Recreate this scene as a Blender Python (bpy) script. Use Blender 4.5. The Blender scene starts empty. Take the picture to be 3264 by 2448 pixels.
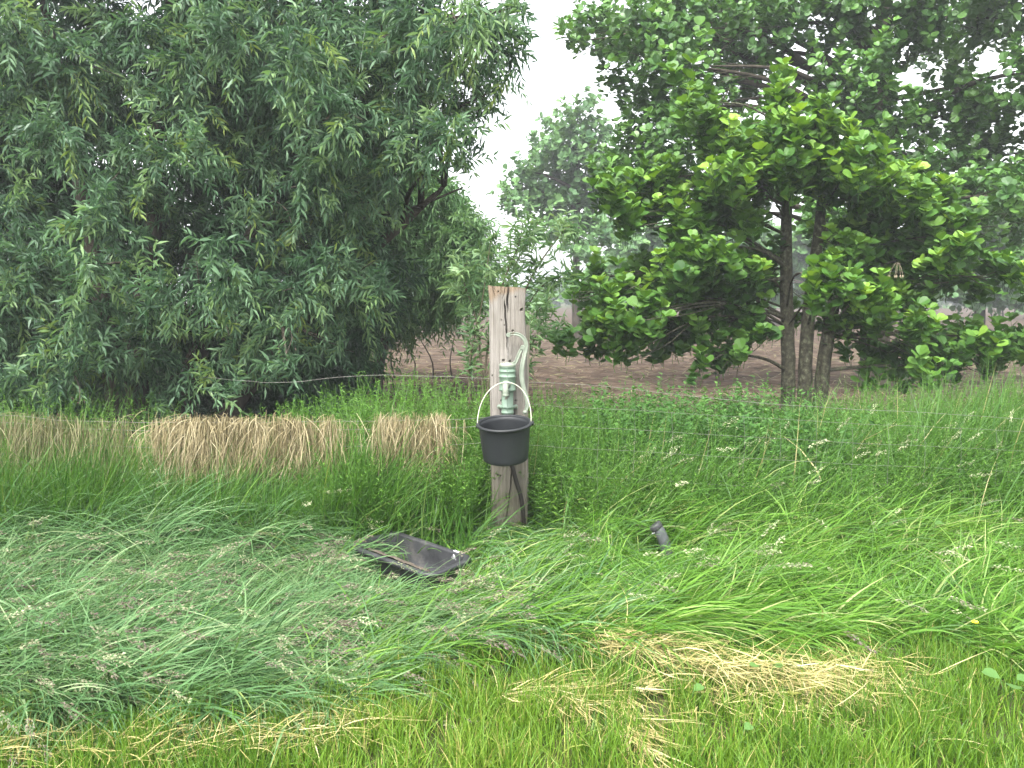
import bpy, math, random
import numpy as np
from mathutils import Vector, Matrix

SC = bpy.context.scene
COL = SC.collection
rng = np.random.default_rng(7)
random.seed(7)
R = math.radians

# ------------------------------------------------------------------ camera, sky, sun, exposure
EYE = 1.55
PITCH = R(6.4)
cam_d = bpy.data.cameras.new('camera')
cam_d.sensor_width = 36.0
cam_d.lens = 36.0 * 2562 / 3264
cam_d.clip_start = 0.05
cam_d.clip_end = 2000
cam = bpy.data.objects.new('camera', cam_d)
cam.location = (0, 0, EYE)
cam.rotation_euler = (math.pi / 2 - PITCH, 0, 0)
COL.objects.link(cam)
SC.camera = cam

SUN_EL, SUN_AZ = 58.0, 205.0        # overcast: a broad soft sun high behind the camera's left shoulder
w = bpy.data.worlds.new('World')
SC.world = w
w.use_nodes = True
nt = w.node_tree
nt.nodes.clear()
sky = nt.nodes.new('ShaderNodeTexSky')
sky.sky_type = 'NISHITA'
sky.sun_disc = False
sky.sun_elevation = R(SUN_EL)
sky.sun_rotation = R(SUN_AZ)
sky.dust_density = 4.0
hs = nt.nodes.new('ShaderNodeHueSaturation')   # cloud cover: nearly colourless
hs.inputs['Saturation'].default_value = 0.16
bg = nt.nodes.new('ShaderNodeBackground')
bg.inputs['Strength'].default_value = 0.15
wo = nt.nodes.new('ShaderNodeOutputWorld')
nt.links.new(sky.outputs[0], hs.inputs['Color'])
nt.links.new(hs.outputs[0], bg.inputs['Color'])
nt.links.new(bg.outputs[0], wo.inputs['Surface'])

sun_d = bpy.data.lights.new('sun', 'SUN')
sun_d.energy = 1.5
sun_d.angle = R(28)
sun_d.color = (1.0, 0.97, 0.92)
sun = bpy.data.objects.new('sun', sun_d)
el, az = R(SUN_EL), R(SUN_AZ)
to_sun = Vector((math.sin(az) * math.cos(el), math.cos(az) * math.cos(el), math.sin(el)))
sun.rotation_euler = to_sun.to_track_quat('Z', 'Y').to_euler()
sun.location = to_sun * 30
COL.objects.link(sun)

SC.view_settings.view_transform = 'Standard'
SC.view_settings.look = 'None'
SC.view_settings.exposure = 2.25
SC.view_settings.gamma = 1.0
SC.render.engine = 'CYCLES'
SC.cycles.max_bounces = 8
SC.cycles.diffuse_bounces = 4
SC.cycles.transmission_bounces = 5
SC.cycles.glossy_bounces = 2
SC.cycles.use_adaptive_sampling = False

# ------------------------------------------------------------------ helpers
CP, SP = math.cos(PITCH), math.sin(PITCH)


def S(u, v, Y):
    """photo pixel (3264 wide) at distance Y -> point"""
    dx, dy = (u - 1632) / 2562, -(v - 1224) / 2562
    d = Vector((dx, CP + dy * SP, -SP + dy * CP))
    return Vector((0, 0, EYE)) + d * (Y / d.y)


def P(u, v, Y):
    """the same for pixels of the 2212 wide view"""
    k = 3264 / 2212
    return S(u * k, v * k, Y)


def G(u, v, z=0.0):
    """where the ray through that pixel (2212 view) meets height z"""
    k = 3264 / 2212
    dx, dy = (u * k - 1632) / 2562, -(v * k - 1224) / 2562
    d = Vector((dx, CP + dy * SP, -SP + dy * CP))
    return Vector((0, 0, EYE)) + d * ((z - EYE) / d.z)


def tag(o, label=None, cat=None, group=None, kind=None):
    if label: o['label'] = label
    if cat: o['category'] = cat
    if group: o['group'] = group
    if kind: o['kind'] = kind
    return o


def empty(name, loc=(0, 0, 0)):
    o = bpy.data.objects.new(name, None)
    o.location = loc
    o.empty_display_size = 0.1
    COL.objects.link(o)
    return o


class MB:
    """collects vertices and faces; build() links them as one mesh object"""
    def __init__(self):
        self.V, self.F, self.T, self.n = [], {3: [], 4: []}, [], 0

    def add(self, v, f, tint=None):
        v = np.asarray(v, dtype=np.float32).reshape(-1, 3)
        f = np.asarray(f, dtype=np.int64)
        if len(f) == 0: return
        self.F[f.shape[1]].append(f + self.n)
        self.V.append(v)
        if tint is None: tint = np.zeros(len(v))
        self.T.append(np.broadcast_to(np.asarray(tint, dtype=np.float32), (len(v),)))
        self.n += len(v)

    def build(self, name, mat, parent=None, smooth=False, loc=None):
        v = np.concatenate(self.V)
        if parent is not None:
            v = v - np.array(parent.location, dtype=np.float32)
        elif loc is not None:
            v = v - np.array(loc, dtype=np.float32)
        v = v.astype(np.float32)
        t = np.concatenate(self.T)
        f3 = np.concatenate(self.F[3]) if self.F[3] else np.zeros((0, 3), np.int64)
        f4 = np.concatenate(self.F[4]) if self.F[4] else np.zeros((0, 4), np.int64)
        me = bpy.data.meshes.new(name)
        me.vertices.add(len(v))
        me.vertices.foreach_set('co', v.ravel())
        idx = np.concatenate([f3.ravel(), f4.ravel()]).astype(np.int32)
        me.loops.add(len(idx))
        me.loops.foreach_set('vertex_index', idx)
        nf = len(f3) + len(f4)
        me.polygons.add(nf)
        st = np.concatenate([np.arange(len(f3)) * 3, len(f3) * 3 + np.arange(len(f4)) * 4]).astype(np.int32)
        me.polygons.foreach_set('loop_start', st)
        me.polygons.foreach_set('use_smooth', np.full(nf, smooth))
        at = me.attributes.new('tint', 'FLOAT', 'POINT')
        at.data.foreach_set('value', t.astype(np.float32))
        me.update(calc_edges=True)
        me.validate()
        me.materials.append(mat)
        o = bpy.data.objects.new(name, me)
        COL.objects.link(o)
        if parent is not None: o.parent = parent
        elif loc is not None: o.location = loc
        return o


def norm(a):
    return a / np.maximum(np.linalg.norm(a, axis=-1, keepdims=True), 1e-9)


def add_tube(mb, pts, rad, seg=10, cap=True, tint=0.0, rough=0.0):
    """one tube through points with a radius per point"""
    pts = np.asarray([tuple(p) for p in pts], float)
    n = len(pts)
    rad = np.broadcast_to(np.asarray(rad, float), (n,))
    d = np.gradient(pts, axis=0)
    d = norm(d)
    up = np.array([0, 0, 1.0]) if abs(d[0][2]) < 0.9 else np.array([1.0, 0, 0])
    x = norm(np.cross(d[0], up)[None])[0]
    ring = []
    for i in range(n):
        x = x - d[i] * x.dot(d[i]); x /= max(np.linalg.norm(x), 1e-9)
        y = np.cross(d[i], x)
        a = np.linspace(0, 2 * np.pi, seg, endpoint=False)
        r = rad[i] * (1 + rough * rng.normal(size=seg))
        ring.append(pts[i] + (np.cos(a) * r)[:, None] * x + (np.sin(a) * r)[:, None] * y)
    v = np.concatenate(ring)
    f = []
    for i in range(n - 1):
        for k in range(seg):
            k2 = (k + 1) % seg
            f.append((i * seg + k, i * seg + k2, (i + 1) * seg + k2, (i + 1) * seg + k))
    mb.add(v, f, tint)
    if cap:
        for i in (0, n - 1):
            c = np.vstack([ring[i], pts[i][None]])
            mb.add(c, [(k, (k + 1) % seg, seg) if i else ((k + 1) % seg, k, seg) for k in range(seg)], tint)


def spline(pts, n=24):
    """smooth curve through control points"""
    p = np.asarray([tuple(q) for q in pts], float)
    q = np.vstack([2 * p[0] - p[1], p, 2 * p[-1] - p[-2]])
    out = []
    m = len(p) - 1
    for t in np.linspace(0, m, n):
        i = min(int(t), m - 1); u = t - i
        a, b, c, d = q[i], q[i + 1], q[i + 2], q[i + 3]
        out.append(0.5 * (2 * b + (c - a) * u + (2 * a - 5 * b + 4 * c - d) * u * u + (3 * b - a - 3 * c + d) * u ** 3))
    return np.array(out)


def add_lathe(mb, prof, origin, seg=32, mat4=None, tint=0.0):
    """prof: (radius, z) list; closed when it starts and ends on the axis"""
    prof = np.asarray(prof, float)
    a = np.linspace(0, 2 * np.pi, seg, endpoint=False)
    v = np.stack([prof[:, None, 0] * np.cos(a), prof[:, None, 0] * np.sin(a), np.repeat(prof[:, 1:2], seg, 1)], -1).reshape(-1, 3)
    if mat4 is not None:
        m = np.array(mat4)
        v = v @ m[:3, :3].T
    v = v + np.array(origin)
    f = []
    for i in range(len(prof) - 1):
        for k in range(seg):
            k2 = (k + 1) % seg
            f.append((i * seg + k, i * seg + k2, (i + 1) * seg + k2, (i + 1) * seg + k))
    mb.add(v, f, tint)


def add_tubes(mb, pts, r0, r1, seg=3, tint=0.0):
    """many thin tubes at once: pts (n,k,3)"""
    n, k, _ = pts.shape
    if n == 0: return
    d = norm(np.gradient(pts, axis=1))
    ref = np.where(np.abs(d[..., 2:3]) < 0.8, np.array([0, 0, 1.0]), np.array([1.0, 0, 0]))
    x = norm(np.cross(d, ref)); y = np.cross(d, x)
    t = np.linspace(0, 1, k)[None, :, None, None]
    r0 = np.broadcast_to(np.asarray(r0, float), (n,)).reshape(n, 1, 1, 1)
    r1 = np.broadcast_to(np.asarray(r1, float), (n,)).reshape(n, 1, 1, 1)
    r = r0 * (1 - t) + r1 * t
    a = np.linspace(0, 2 * np.pi, seg, endpoint=False)[None, None, :, None]
    v = pts[:, :, None, :] + r * (np.cos(a) * x[:, :, None, :] + np.sin(a) * y[:, :, None, :])
    base = (np.arange(n) * k * seg)[:, None, None]
    i = np.arange(k - 1)[None, :, None]; s = np.arange(seg)[None, None, :]; s2 = (s + 1) % seg
    f = np.stack([base + i * seg + s, base + i * seg + s2, base + (i + 1) * seg + s2, base + (i + 1) * seg + s], -1).reshape(-1, 4)
    tv = np.repeat(np.broadcast_to(np.asarray(tint, float), (n,)), k * seg)
    mb.add(v.reshape(-1, 3), f, tv)


def blade_curves(root, L, azi, e0, e1, k=6, curl=None):
    """centre lines of grass blades: elevation bends from e0 to e1 (radians) along the length"""
    n = len(root)
    t = (np.arange(k - 1) + 0.5) / (k - 1)
    e = e0[:, None] + (e1 - e0)[:, None] * t[None, :] ** 0.8
    a = azi[:, None] + (0 if curl is None else curl[:, None] * t[None, :])
    st = (L / (k - 1))[:, None]
    d = np.stack([np.cos(e) * np.cos(a), np.cos(e) * np.sin(a), np.sin(e)], -1) * st[..., None]
    p = np.concatenate([np.zeros((n, 1, 3)), np.cumsum(d, 1)], 1) + root[:, None, :]
    p[..., 2] = np.maximum(p[..., 2], 0.012 + rng.random((n, 1)) * 0.02)
    p[:, 0, 2] = root[:, 2]
    return p


def add_blades(mb, p, width, tint, roll=0.5):
    n, k, _ = p.shape
    if n == 0: return
    d = norm(np.gradient(p, axis=1))
    hz = np.stack([-d[..., 1], d[..., 0], np.zeros((n, k))], -1) + rng.normal(size=(n, 1, 3)) * 0.25
    s = norm(hz - d * np.sum(hz * d, -1, keepdims=True))
    nn = np.cross(d, s)
    ang = rng.normal(size=(n, 1, 1)) * roll
    s = s * np.cos(ang) + nn * np.sin(ang)
    t = np.linspace(0, 1, k)
    prof = np.minimum(1, 0.55 + 2.2 * t) * np.clip((1 - t) * 1.9, 0.06, 1)
    hw = (width * 0.5)[:, None, None] * prof[None, :, None]
    v = np.stack([p - s * hw, p + s * hw], 2)
    base = (np.arange(n) * k * 2)[:, None]
    i = np.arange(k - 1)[None, :]
    f = np.stack([base + 2 * i, base + 2 * i + 1, base + 2 * i + 3, base + 2 * i + 2], -1).reshape(-1, 4)
    mb.add(v.reshape(-1, 3), f, np.repeat(tint, k * 2))


WILLOW_LEAF = (np.array([[0, 0, 0], [.38, .5, .05], [.38, -.5, .05], [.4, 0, -.12], [1, 0, -.22], [.72, .27, -.04], [.72, -.27, -.04], [.72, 0, -.13]]),
               np.array([[0, 3, 1], [0, 2, 3], [1, 3, 5], [3, 7, 5], [3, 2, 6], [3, 6, 7], [5, 7, 4], [7, 6, 4]]))
ALDER_LEAF = (np.array([[0, 0, 0], [.16, .22, .02], [.42, .46, .07], [.72, .49, .07], [.95, .27, .0], [.93, 0, -.05], [.95, -.27, .0], [.72, -.49, .07], [.42, -.46, .07], [.16, -.22, .02], [.52, 0, -.03]]),
              np.array([[k, 10, k + 1] for k in range(9)] + [[9, 10, 0]]))
HERB_LEAF = (np.array([[0, 0, 0], [.4, .5, .05], [1, 0, -.1], [.4, -.5, .05]]), np.array([[0, 3, 2], [0, 2, 1]]))
SEED = (np.array([[0, 0, 0], [.4, .5, 0], [1, 0, 0], [.4, -.5, 0], [.4, 0, .4]]), np.array([[0, 4, 1], [1, 4, 2], [2, 4, 3], [3, 4, 0]]))


def add_leaves(mb, pos, d, nrm, L, W, tint, tmpl):
    if len(pos) == 0: return
    tv, tf = tmpl
    d = norm(d)
    s = norm(np.cross(nrm, d)); n2 = np.cross(d, s)
    L = np.broadcast_to(np.asarray(L, float), (len(pos),)); W = np.broadcast_to(np.asarray(W, float), (len(pos),))
    v = (pos[:, None, :] + tv[None, :, 0:1] * d[:, None, :] * L[:, None, None] + tv[None, :, 1:2] * s[:, None, :] * W[:, None, None]
         + tv[None, :, 2:3] * n2[:, None, :] * L[:, None, None])
    f = (tf[None] + (np.arange(len(pos)) * len(tv))[:, None, None]).reshape(-1, 3)
    mb.add(v.reshape(-1, 3), f, np.repeat(tint, len(tv)))


_ph = rng.random((14, 3)) * 6.28
_fr = rng.normal(size=(14, 2))


def field_noise(x, y, scale, k=0):
    """smooth noise about -1..1"""
    s = 0
    for i in range(4):
        j = (i + k * 3) % 14
        s = s + np.sin((_fr[j, 0] * x + _fr[j, 1] * y) / scale * 2.2 + _ph[j, 0]) * np.cos((_fr[(j + 5) % 14, 0] * y - _fr[(j + 5) % 14, 1] * x) / scale * 1.7 + _ph[j, 1])
    return s / 2.4


# ------------------------------------------------------------------ materials
def new_mat(name):
    m = bpy.data.materials.new(name)
    m.use_nodes = True
    n = m.node_tree
    n.nodes.clear()
    return m, n, n.nodes, n.links


def ramp_node(N, stops):
    r = N.new('ShaderNodeValToRGB')
    e = r.color_ramp.elements
    while len(e) < len(stops): e.new(0.5)
    for k, (p, c) in enumerate(stops):
        e[k].position = p
        e[k].color = (*c, 1)
    return r


def leaf_mat(name, stops, rough=0.5, spec=0.35, transl=0.3, tcol=None):
    """a blade or leaf: colour per leaf from the tint attribute, light passes through"""
    m, n, N, K = new_mat(name)
    at = N.new('ShaderNodeAttribute'); at.attribute_name = 'tint'
    r = ramp_node(N, stops)
    K.new(at.outputs['Fac'], r.inputs[0])
    b = N.new('ShaderNodeBsdfPrincipled')
    b.inputs['Roughness'].default_value = rough
    b.inputs['Specular IOR Level'].default_value = spec
    K.new(r.outputs[0], b.inputs['Base Color'])
    t = N.new('ShaderNodeBsdfTranslucent')
    mx = N.new('ShaderNodeMix'); mx.data_type = 'RGBA'; mx.blend_type = 'MULTIPLY'; mx.inputs[0].default_value = 1
    K.new(r.outputs[0], mx.inputs[6])
    mx.inputs[7].default_value = (*(tcol or (1.3, 1.25, 0.6)), 1)
    K.new(mx.outputs[2], t.inputs['Color'])
    ms = N.new('ShaderNodeMixShader'); ms.inputs[0].default_value = transl
    K.new(b.outputs[0], ms.inputs[1]); K.new(t.outputs[0], ms.inputs[2])
    o = N.new('ShaderNodeOutputMaterial')
    K.new(ms.outputs[0], o.inputs['Surface'])
    return m


def surf_mat(name, stops, scale=8.0, stretch=(1, 1, 1), rough=0.7, spec=0.3, bump=0.0, detail=6, bscale=None, metallic=0.0, distortion=0.0):
    """a solid surface: noise in object space drives colour and bump"""
    m, n, N, K = new_mat(name)
    tc = N.new('ShaderNodeTexCoord')
    mp = N.new('ShaderNodeMapping'); mp.inputs['Scale'].default_value = stretch
    K.new(tc.outputs['Object'], mp.inputs['Vector'])
    nz = N.new('ShaderNodeTexNoise'); nz.inputs['Scale'].default_value = scale; nz.inputs['Detail'].default_value = detail
    nz.inputs['Roughness'].default_value = 0.65; nz.inputs['Distortion'].default_value = distortion
    K.new(mp.outputs[0], nz.inputs['Vector'])
    r = ramp_node(N, stops)
    K.new(nz.outputs['Fac'], r.inputs[0])
    b = N.new('ShaderNodeBsdfPrincipled')
    b.inputs['Roughness'].default_value = rough
    b.inputs['Specular IOR Level'].default_value = spec
    b.inputs['Metallic'].default_value = metallic
    K.new(r.outputs[0], b.inputs['Base Color'])
    if bump:
        nb = N.new('ShaderNodeTexNoise'); nb.inputs['Scale'].default_value = bscale or scale * 2; nb.inputs['Detail'].default_value = 8
        K.new(mp.outputs[0], nb.inputs['Vector'])
        bp = N.new('ShaderNodeBump'); bp.inputs['Strength'].default_value = bump; bp.inputs['Distance'].default_value = 0.02
        K.new(nb.outputs['Fac'], bp.inputs['Height'])
        K.new(bp.outputs[0], b.inputs['Normal'])
    o = N.new('ShaderNodeOutputMaterial')
    K.new(b.outputs[0], o.inputs['Surface'])
    return m


M = {}
M['lodged'] = leaf_mat('lodged_grass', [(0, (.032, .095, .011)), (.35, (.070, .172, .017)), (.62, (.112, .232, .029)), (.82, (.17, .285, .052)), (1, (.30, .33, .14))], rough=.45, spec=.25)
M['blue_lodged'] = leaf_mat('bluish_lodged_grass', [(0, (.042, .102, .036)), (.4, (.082, .176, .062)), (.75, (.135, .235, .095)), (1, (.24, .31, .16))], rough=.5, spec=.25)
M['mown'] = leaf_mat('mown_grass', [(0, (.045, .115, .010)), (.4, (.092, .19, .014)), (.75, (.15, .255, .026)), (.9, (.30, .32, .08)), (1, (.42, .34, .15))], rough=.5)
M['tall'] = leaf_mat('tall_grass', [(0, (.026, .082, .012)), (.5, (.056, .145, .018)), (.85, (.11, .215, .036)), (1, (.33, .30, .14))], rough=.5)
M['herb'] = leaf_mat('herb_leaves', [(0, (.034, .095, .010)), (.5, (.068, .168, .016)), (1, (.135, .26, .035))], rough=.55)
M['nettle'] = leaf_mat('nettle_leaves', [(0, (.03, .09, .016)), (.5, (.05, .14, .022)), (1, (.09, .19, .035))], rough=.6)
M['hay'] = leaf_mat('dry_hay', [(0, (.085, .070, .030)), (.3, (.20, .165, .082)), (.7, (.31, .262, .145)), (1, (.43, .38, .24))], rough=.6, transl=.15, tcol=(1, .9, .7))
M['cut_hay'] = leaf_mat('cut_hay', [(0, (.15, .145, .035)), (.4, (.30, .26, .09)), (.75, (.42, .365, .16)), (1, (.54, .48, .27))], rough=.6, transl=.15, tcol=(1, .9, .7))
M['greyhay'] = leaf_mat('grey_dead_grass', [(0, (.08, .08, .03)), (.5, (.15, .145, .065)), (1, (.27, .245, .13))], rough=.6, transl=.15, tcol=(1, .9, .7))
M['seed'] = leaf_mat('seed_heads', [(0, (.13, .10, .085)), (.35, (.20, .175, .125)), (.7, (.25, .285, .15)), (.94, (.42, .43, .27)), (.96, (.09, .165, .05)), (1, (.09, .165, .05))], rough=.6, transl=.2, tcol=(1, 1, .8))
M['willow'] = leaf_mat('willow_leaves', [(0, (.026, .060, .032)), (.45, (.064, .130, .066)), (.8, (.14, .235, .13)), (.93, (.16, .25, .09)), (1, (.18, .24, .05))], rough=.45, spec=.3, transl=.28, tcol=(1.1, 1.3, .6))
M['willow_far'] = leaf_mat('pale_willow_leaves', [(0, (.055, .13, .05)), (.5, (.11, .22, .085)), (1, (.19, .32, .13))], rough=.5, transl=.3)
M['sapling'] = leaf_mat('sapling_leaves', [(0, (.06, .13, .05)), (.5, (.11, .20, .08)), (1, (.20, .30, .14))], rough=.5, transl=.3)
M['alder'] = leaf_mat('alder_leaves', [(0, (.027, .078, .014)), (.4, (.052, .132, .020)), (.75, (.098, .205, .030)), (1, (.19, .33, .045))], rough=.5, spec=.3, transl=.28, tcol=(1.4, 1.3, .4))
M['alder_dark'] = leaf_mat('dark_alder_leaves', [(0, (.028, .080, .018)), (.5, (.052, .130, .026)), (1, (.105, .225, .042))], rough=.42, spec=.4, transl=.25, tcol=(1.3, 1.3, .4))
M['far'] = leaf_mat('far_leaves', [(0, (.045, .11, .040)), (.5, (.08, .17, .055)), (1, (.13, .25, .08))], rough=.55, transl=.25)
M['bark'] = surf_mat('alder_bark', [(.3, (.022, .020, .014)), (.5, (.055, .052, .036)), (.60, (.085, .09, .055)), (.75, (.20, .20, .14))], scale=26, stretch=(1, 1, .8), rough=.9, spec=.15, bump=.9, bscale=30)
M['dark_bark'] = surf_mat('willow_bark', [(.3, (.022, .018, .014)), (.7, (.075, .065, .05))], scale=10, stretch=(1, 1, .25), rough=.95, spec=.1, bump=1.0, bscale=16)
M['twig'] = surf_mat('twig_bark', [(.3, (.05, .045, .028)), (.7, (.10, .09, .05))], scale=20, rough=.85)

# ------------------------------------------------------------------ ground and field
MOWN_EDGE = [(-700, 1500), (-200, 1580), (0, 1585), (350, 1570), (640, 1560), (760, 1540), (850, 1480), (980, 1430), (1120, 1410), (1260, 1425), (1400, 1428), (1470, 1405), (1560, 1402), (1620, 1425),
             (1680, 1450), (1760, 1400), (1900, 1395), (2050, 1400), (2150, 1450), (2230, 1500), (2600, 1500), (3200, 1480)]
_me = np.array([tuple(G(u, v))[:2] for u, v in MOWN_EDGE])


def mown_edge(x):
    return np.interp(x, _me[:, 0], _me[:, 1])


mb = MB()
xs = np.concatenate([np.linspace(-400, -8, 14), np.linspace(-7, 7, 90), np.linspace(8, 400, 14)])
ys = np.concatenate([np.linspace(-300, -1, 10), np.linspace(0, 9, 70), np.geomspace(9.5, 900, 30)])
X, Y = np.meshgrid(xs, ys)
Z = 0.02 * field_noise(X, Y, .5) * (np.abs(X) < 7) * (Y < 9) * (Y > 0) - 0.0
V = np.stack([X, Y, Z], -1).reshape(-1, 3)
nx, ny = len(xs), len(ys)
I, J = np.meshgrid(np.arange(nx - 1), np.arange(ny - 1))
a = (J * nx + I).ravel()
quads = np.stack([a, a + 1, a + nx + 1, a + nx], -1)
mb.add(V, quads)
m_ground = surf_mat('soil_under_grass', [(.3, (.025, .028, .012)), (.6, (.05, .055, .02)), (.8, (.10, .085, .04))], scale=6, rough=.95, spec=.1, bump=.6)
tag(mb.build('ground', m_ground, smooth=True), 'dark soil under the meadow grass', kind='structure')

mb = MB()
xs = np.concatenate([np.linspace(-90, -13, 24), np.linspace(-12, 16, 240), np.linspace(17, 110, 28)])
ys = np.concatenate([np.linspace(7.2, 17, 170), np.linspace(17.2, 30, 70), np.linspace(30.5, 88, 40)])
X, Y = np.meshgrid(xs, ys)
rough_z = 0.022 * field_noise(X, Y, .22, 1) + 0.018 * field_noise(X, Y, .5, 2) + rng.normal(size=X.shape) * 0.010
fade = np.clip((Y - 7.2) / .8, 0, 1) * np.clip((88 - Y) / 2, 0, 1)
Z = 0.004 + fade * (0.05 + rough_z * np.clip(22 / Y, .4, 1))
V = np.stack([X, Y, Z], -1).reshape(-1, 3)
nx, ny = len(xs), len(ys)
I, J = np.meshgrid(np.arange(nx - 1), np.arange(ny - 1))
a = (J * nx + I).ravel()
mb.add(V, np.stack([a, a + 1, a + nx + 1, a + nx], -1))
m_field = surf_mat('ploughed_soil', [(.30, (.020, .014, .010)), (.47, (.046, .032, .023)), (.58, (.078, .056, .040)), (.68, (.115, .087, .062)), (.8, (.17, .135, .09))], scale=2.2, stretch=(.6, 1.6, 1), rough=.95, spec=.08, bump=.7, bscale=14, detail=10)
tag(mb.build('field', m_field), 'brown bare ploughed field beyond the fence', kind='structure')

# dead straw and stubble lying on the field
mb = MB()
n = 16000
yy = 7.4 + 30 * rng.random(n) ** 1.8
xx = (rng.random(n) - .5) * 1.7 * yy
p = blade_curves(np.stack([xx, yy, np.full(n, .065)], -1), .10 + .22 * rng.random(n), rng.random(n) * 6.28, rng.normal(size=n) * .25 + .12, rng.normal(size=n) * .3 - .1, k=3)
p[..., 2] = np.maximum(p[..., 2], .05)
add_blades(mb, p, .008 + .008 * rng.random(n), rng.random(n) * .8)
tag(mb.build('field_straw', M['greyhay']), 'pale dead stalks scattered over the brown field', 'straw', kind='stuff')

# ------------------------------------------------------------------ weathered post
POST_Y = 4.80
PCX = 1621


def edge(v, tab):
    return np.interp(v, [t[0] for t in tab], [t[1] for t in tab])


LEFT = [(905, 1556), (914, 1557), (994, 1564), (1178, 1566), (1320, 1568), (1491, 1570), (1642, 1566), (1800, 1565)]
RIGHT = [(905, 1673), (922, 1673), (994, 1673), (1070, 1676), (1233, 1678), (1319, 1678), (1476, 1681), (1672, 1680), (1800, 1681)]
post = empty('wooden_post', (S(PCX, 1780, POST_Y).x, POST_Y + .06, 0))
tag(post, 'thick weathered split oak post carrying the green hand pump', 'post')
NXP, NZP = 150, 330
vt = np.linspace(1778, 912, NZP)
zt = np.array([S(1620, v, POST_Y).z for v in vt]); zt[0] = -.15
c1 = lambda x, y: (1450 + x * .27132, 880 + y * .27132)
c2 = lambda x, y: (1450 + x * .30143, 1280 + y * .30143)
CR = [([c1(636, 120), c1(626, 180), c1(616, 250), c1(618, 340), c1(624, 440)], .0060, .045),
      ([c1(583, 270), c1(588, 380), c1(600, 560), c1(610, 700), c1(617, 800), c1(621, 920)], .0046, .04),
      ([c1(440, 120), c1(458, 200), c1(476, 285)], .0032, .012), ([c1(462, 140), c1(485, 190), c1(500, 228)], .0024, .008),
      ([c1(546, 150), c1(540, 190), c1(526, 228)], .0026, .010), ([c1(594, 130), c1(575, 210), c1(555, 285)], .0028, .010),
      ([c1(712, 130), c1(706, 200)], .002, .006),
      ([c1(700, 1500), c1(690, 1700), c2(600, 700), c2(596, 800), c2(588, 900), c2(570, 1050), c2(548, 1200), c2(520, 1320)], .0028, .02)]
HOLES = [(*c1(680, 645), .006), (*c1(780, 400), .008), (*c1(790, 385), .005), (*c1(570, 992), .0085), (*c1(646, 1002), .006), (*c1(545, 1465), .005), (*c1(713, 1465), .005),
         (*c1(508, 182), .004), (*c1(714, 240), .004), (*c1(582, 580), .0035), (*c1(545, 515), .003), (*c1(440, 1170), .004), (*c2(540, 1020), .007), (*c2(455, 780), .005), (*c2(485, 785), .004)]
tx = np.linspace(0, 1, NXP)
XL = np.array([S(edge(v, LEFT), v, POST_Y).x for v in vt]); XR = np.array([S(edge(v, RIGHT), v, POST_Y).x for v in vt])
wob = .0022 * np.sin(zt * 9 + 1) + .0015 * np.sin(zt * 23)
XL = XL + wob; XR = XR - wob * .6 + .002 * np.sin(zt * 13)
FX = XL[:, None] + (XR - XL)[:, None] * tx[None, :]
FZ = np.repeat(zt[:, None], NXP, 1)
FY = np.full_like(FX, POST_Y) + .0012 * np.sin(FX * 260 + 2.4 * np.sin(FZ * 5)) * 1.0 + rng.normal(size=FX.shape) * .0003
FY += .016 * np.clip(np.abs(tx - .5) * 2 - .86, 0, 1)[None, :] ** 1.5 * 12 * .5
for pts, wd, dp in CR:
    q = spline([S(u, v, POST_Y) for u, v in pts], 60)
    qz, qx = q[:, 2][::-1], q[:, 0][::-1]
    cx = np.interp(zt, qz, qx, left=99, right=99 if qz[-1] < zt[-1] - .02 else qx[-1])
    f = np.clip((zt - qz[0]) / .05, 0, 1) * (np.clip((qz[-1] - zt) / .05, 0, 1) if qz[-1] < zt[-1] - .02 else 1)
    cx = cx + .0012 * np.sin(zt * 70)
    dd = np.abs(FX - cx[:, None]) / (wd * (.25 + .75 * f))[:, None]
    FY += dp * f[:, None] * np.clip(1.15 - dd, 0, 1) ** .6
for u, v, r in HOLES:
    q = S(u, v, POST_Y)
    dd = np.sqrt((FX - q.x) ** 2 + (FZ - q.z) ** 2) / r
    FY += .02 * np.clip(1.2 - dd, 0, 1) ** .6
# uneven saw cut at the top: left corner highest, a dip by the crack
topdz = np.interp(tx, [0, .12, .4, .5, .56, .7, 1], [.006, .000, -.002, -.006, -.003, -.005, -.012])
wtop = np.clip((zt - (zt[-1] - .12)) / .12, 0, 1)
FZ = FZ + wtop[:, None] * topdz[None, :]
mb = MB()
I, J = np.meshgrid(np.arange(NXP - 1), np.arange(NZP - 1))
a = (J * NXP + I).ravel()
mb.add(np.stack([FX, FY, FZ], -1).reshape(-1, 3), np.stack([a, a + 1, a + NXP + 1, a + NXP], -1))
DEP = .135
nd = 12
for side, cols in ((0, 0), (1, NXP - 1)):     # two sides
    d = np.linspace(0, 1, nd)
    fx, fy, fz = FX[:, cols], FY[:, cols], FZ[:, cols]
    vx = fx[:, None] + (.004 if side else -.004) * np.sin(d * np.pi)[None, :] + .0015 * np.sin(fz[:, None] * 17 + d[None, :] * 9)* (d > 0)
    vy = fy[:, None] + (POST_Y + DEP - fy[:, None]) * d[None, :]
    vz = np.repeat(fz[:, None], nd, 1)
    I, J = np.meshgrid(np.arange(nd - 1), np.arange(NZP - 1))
    a = (J * nd + I).ravel()
    f = np.stack([a, a + 1, a + nd + 1, a + nd], -1)
    mb.add(np.stack([vx, vy, vz], -1).reshape(-1, 3), f if side else f[:, ::-1])
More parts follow.
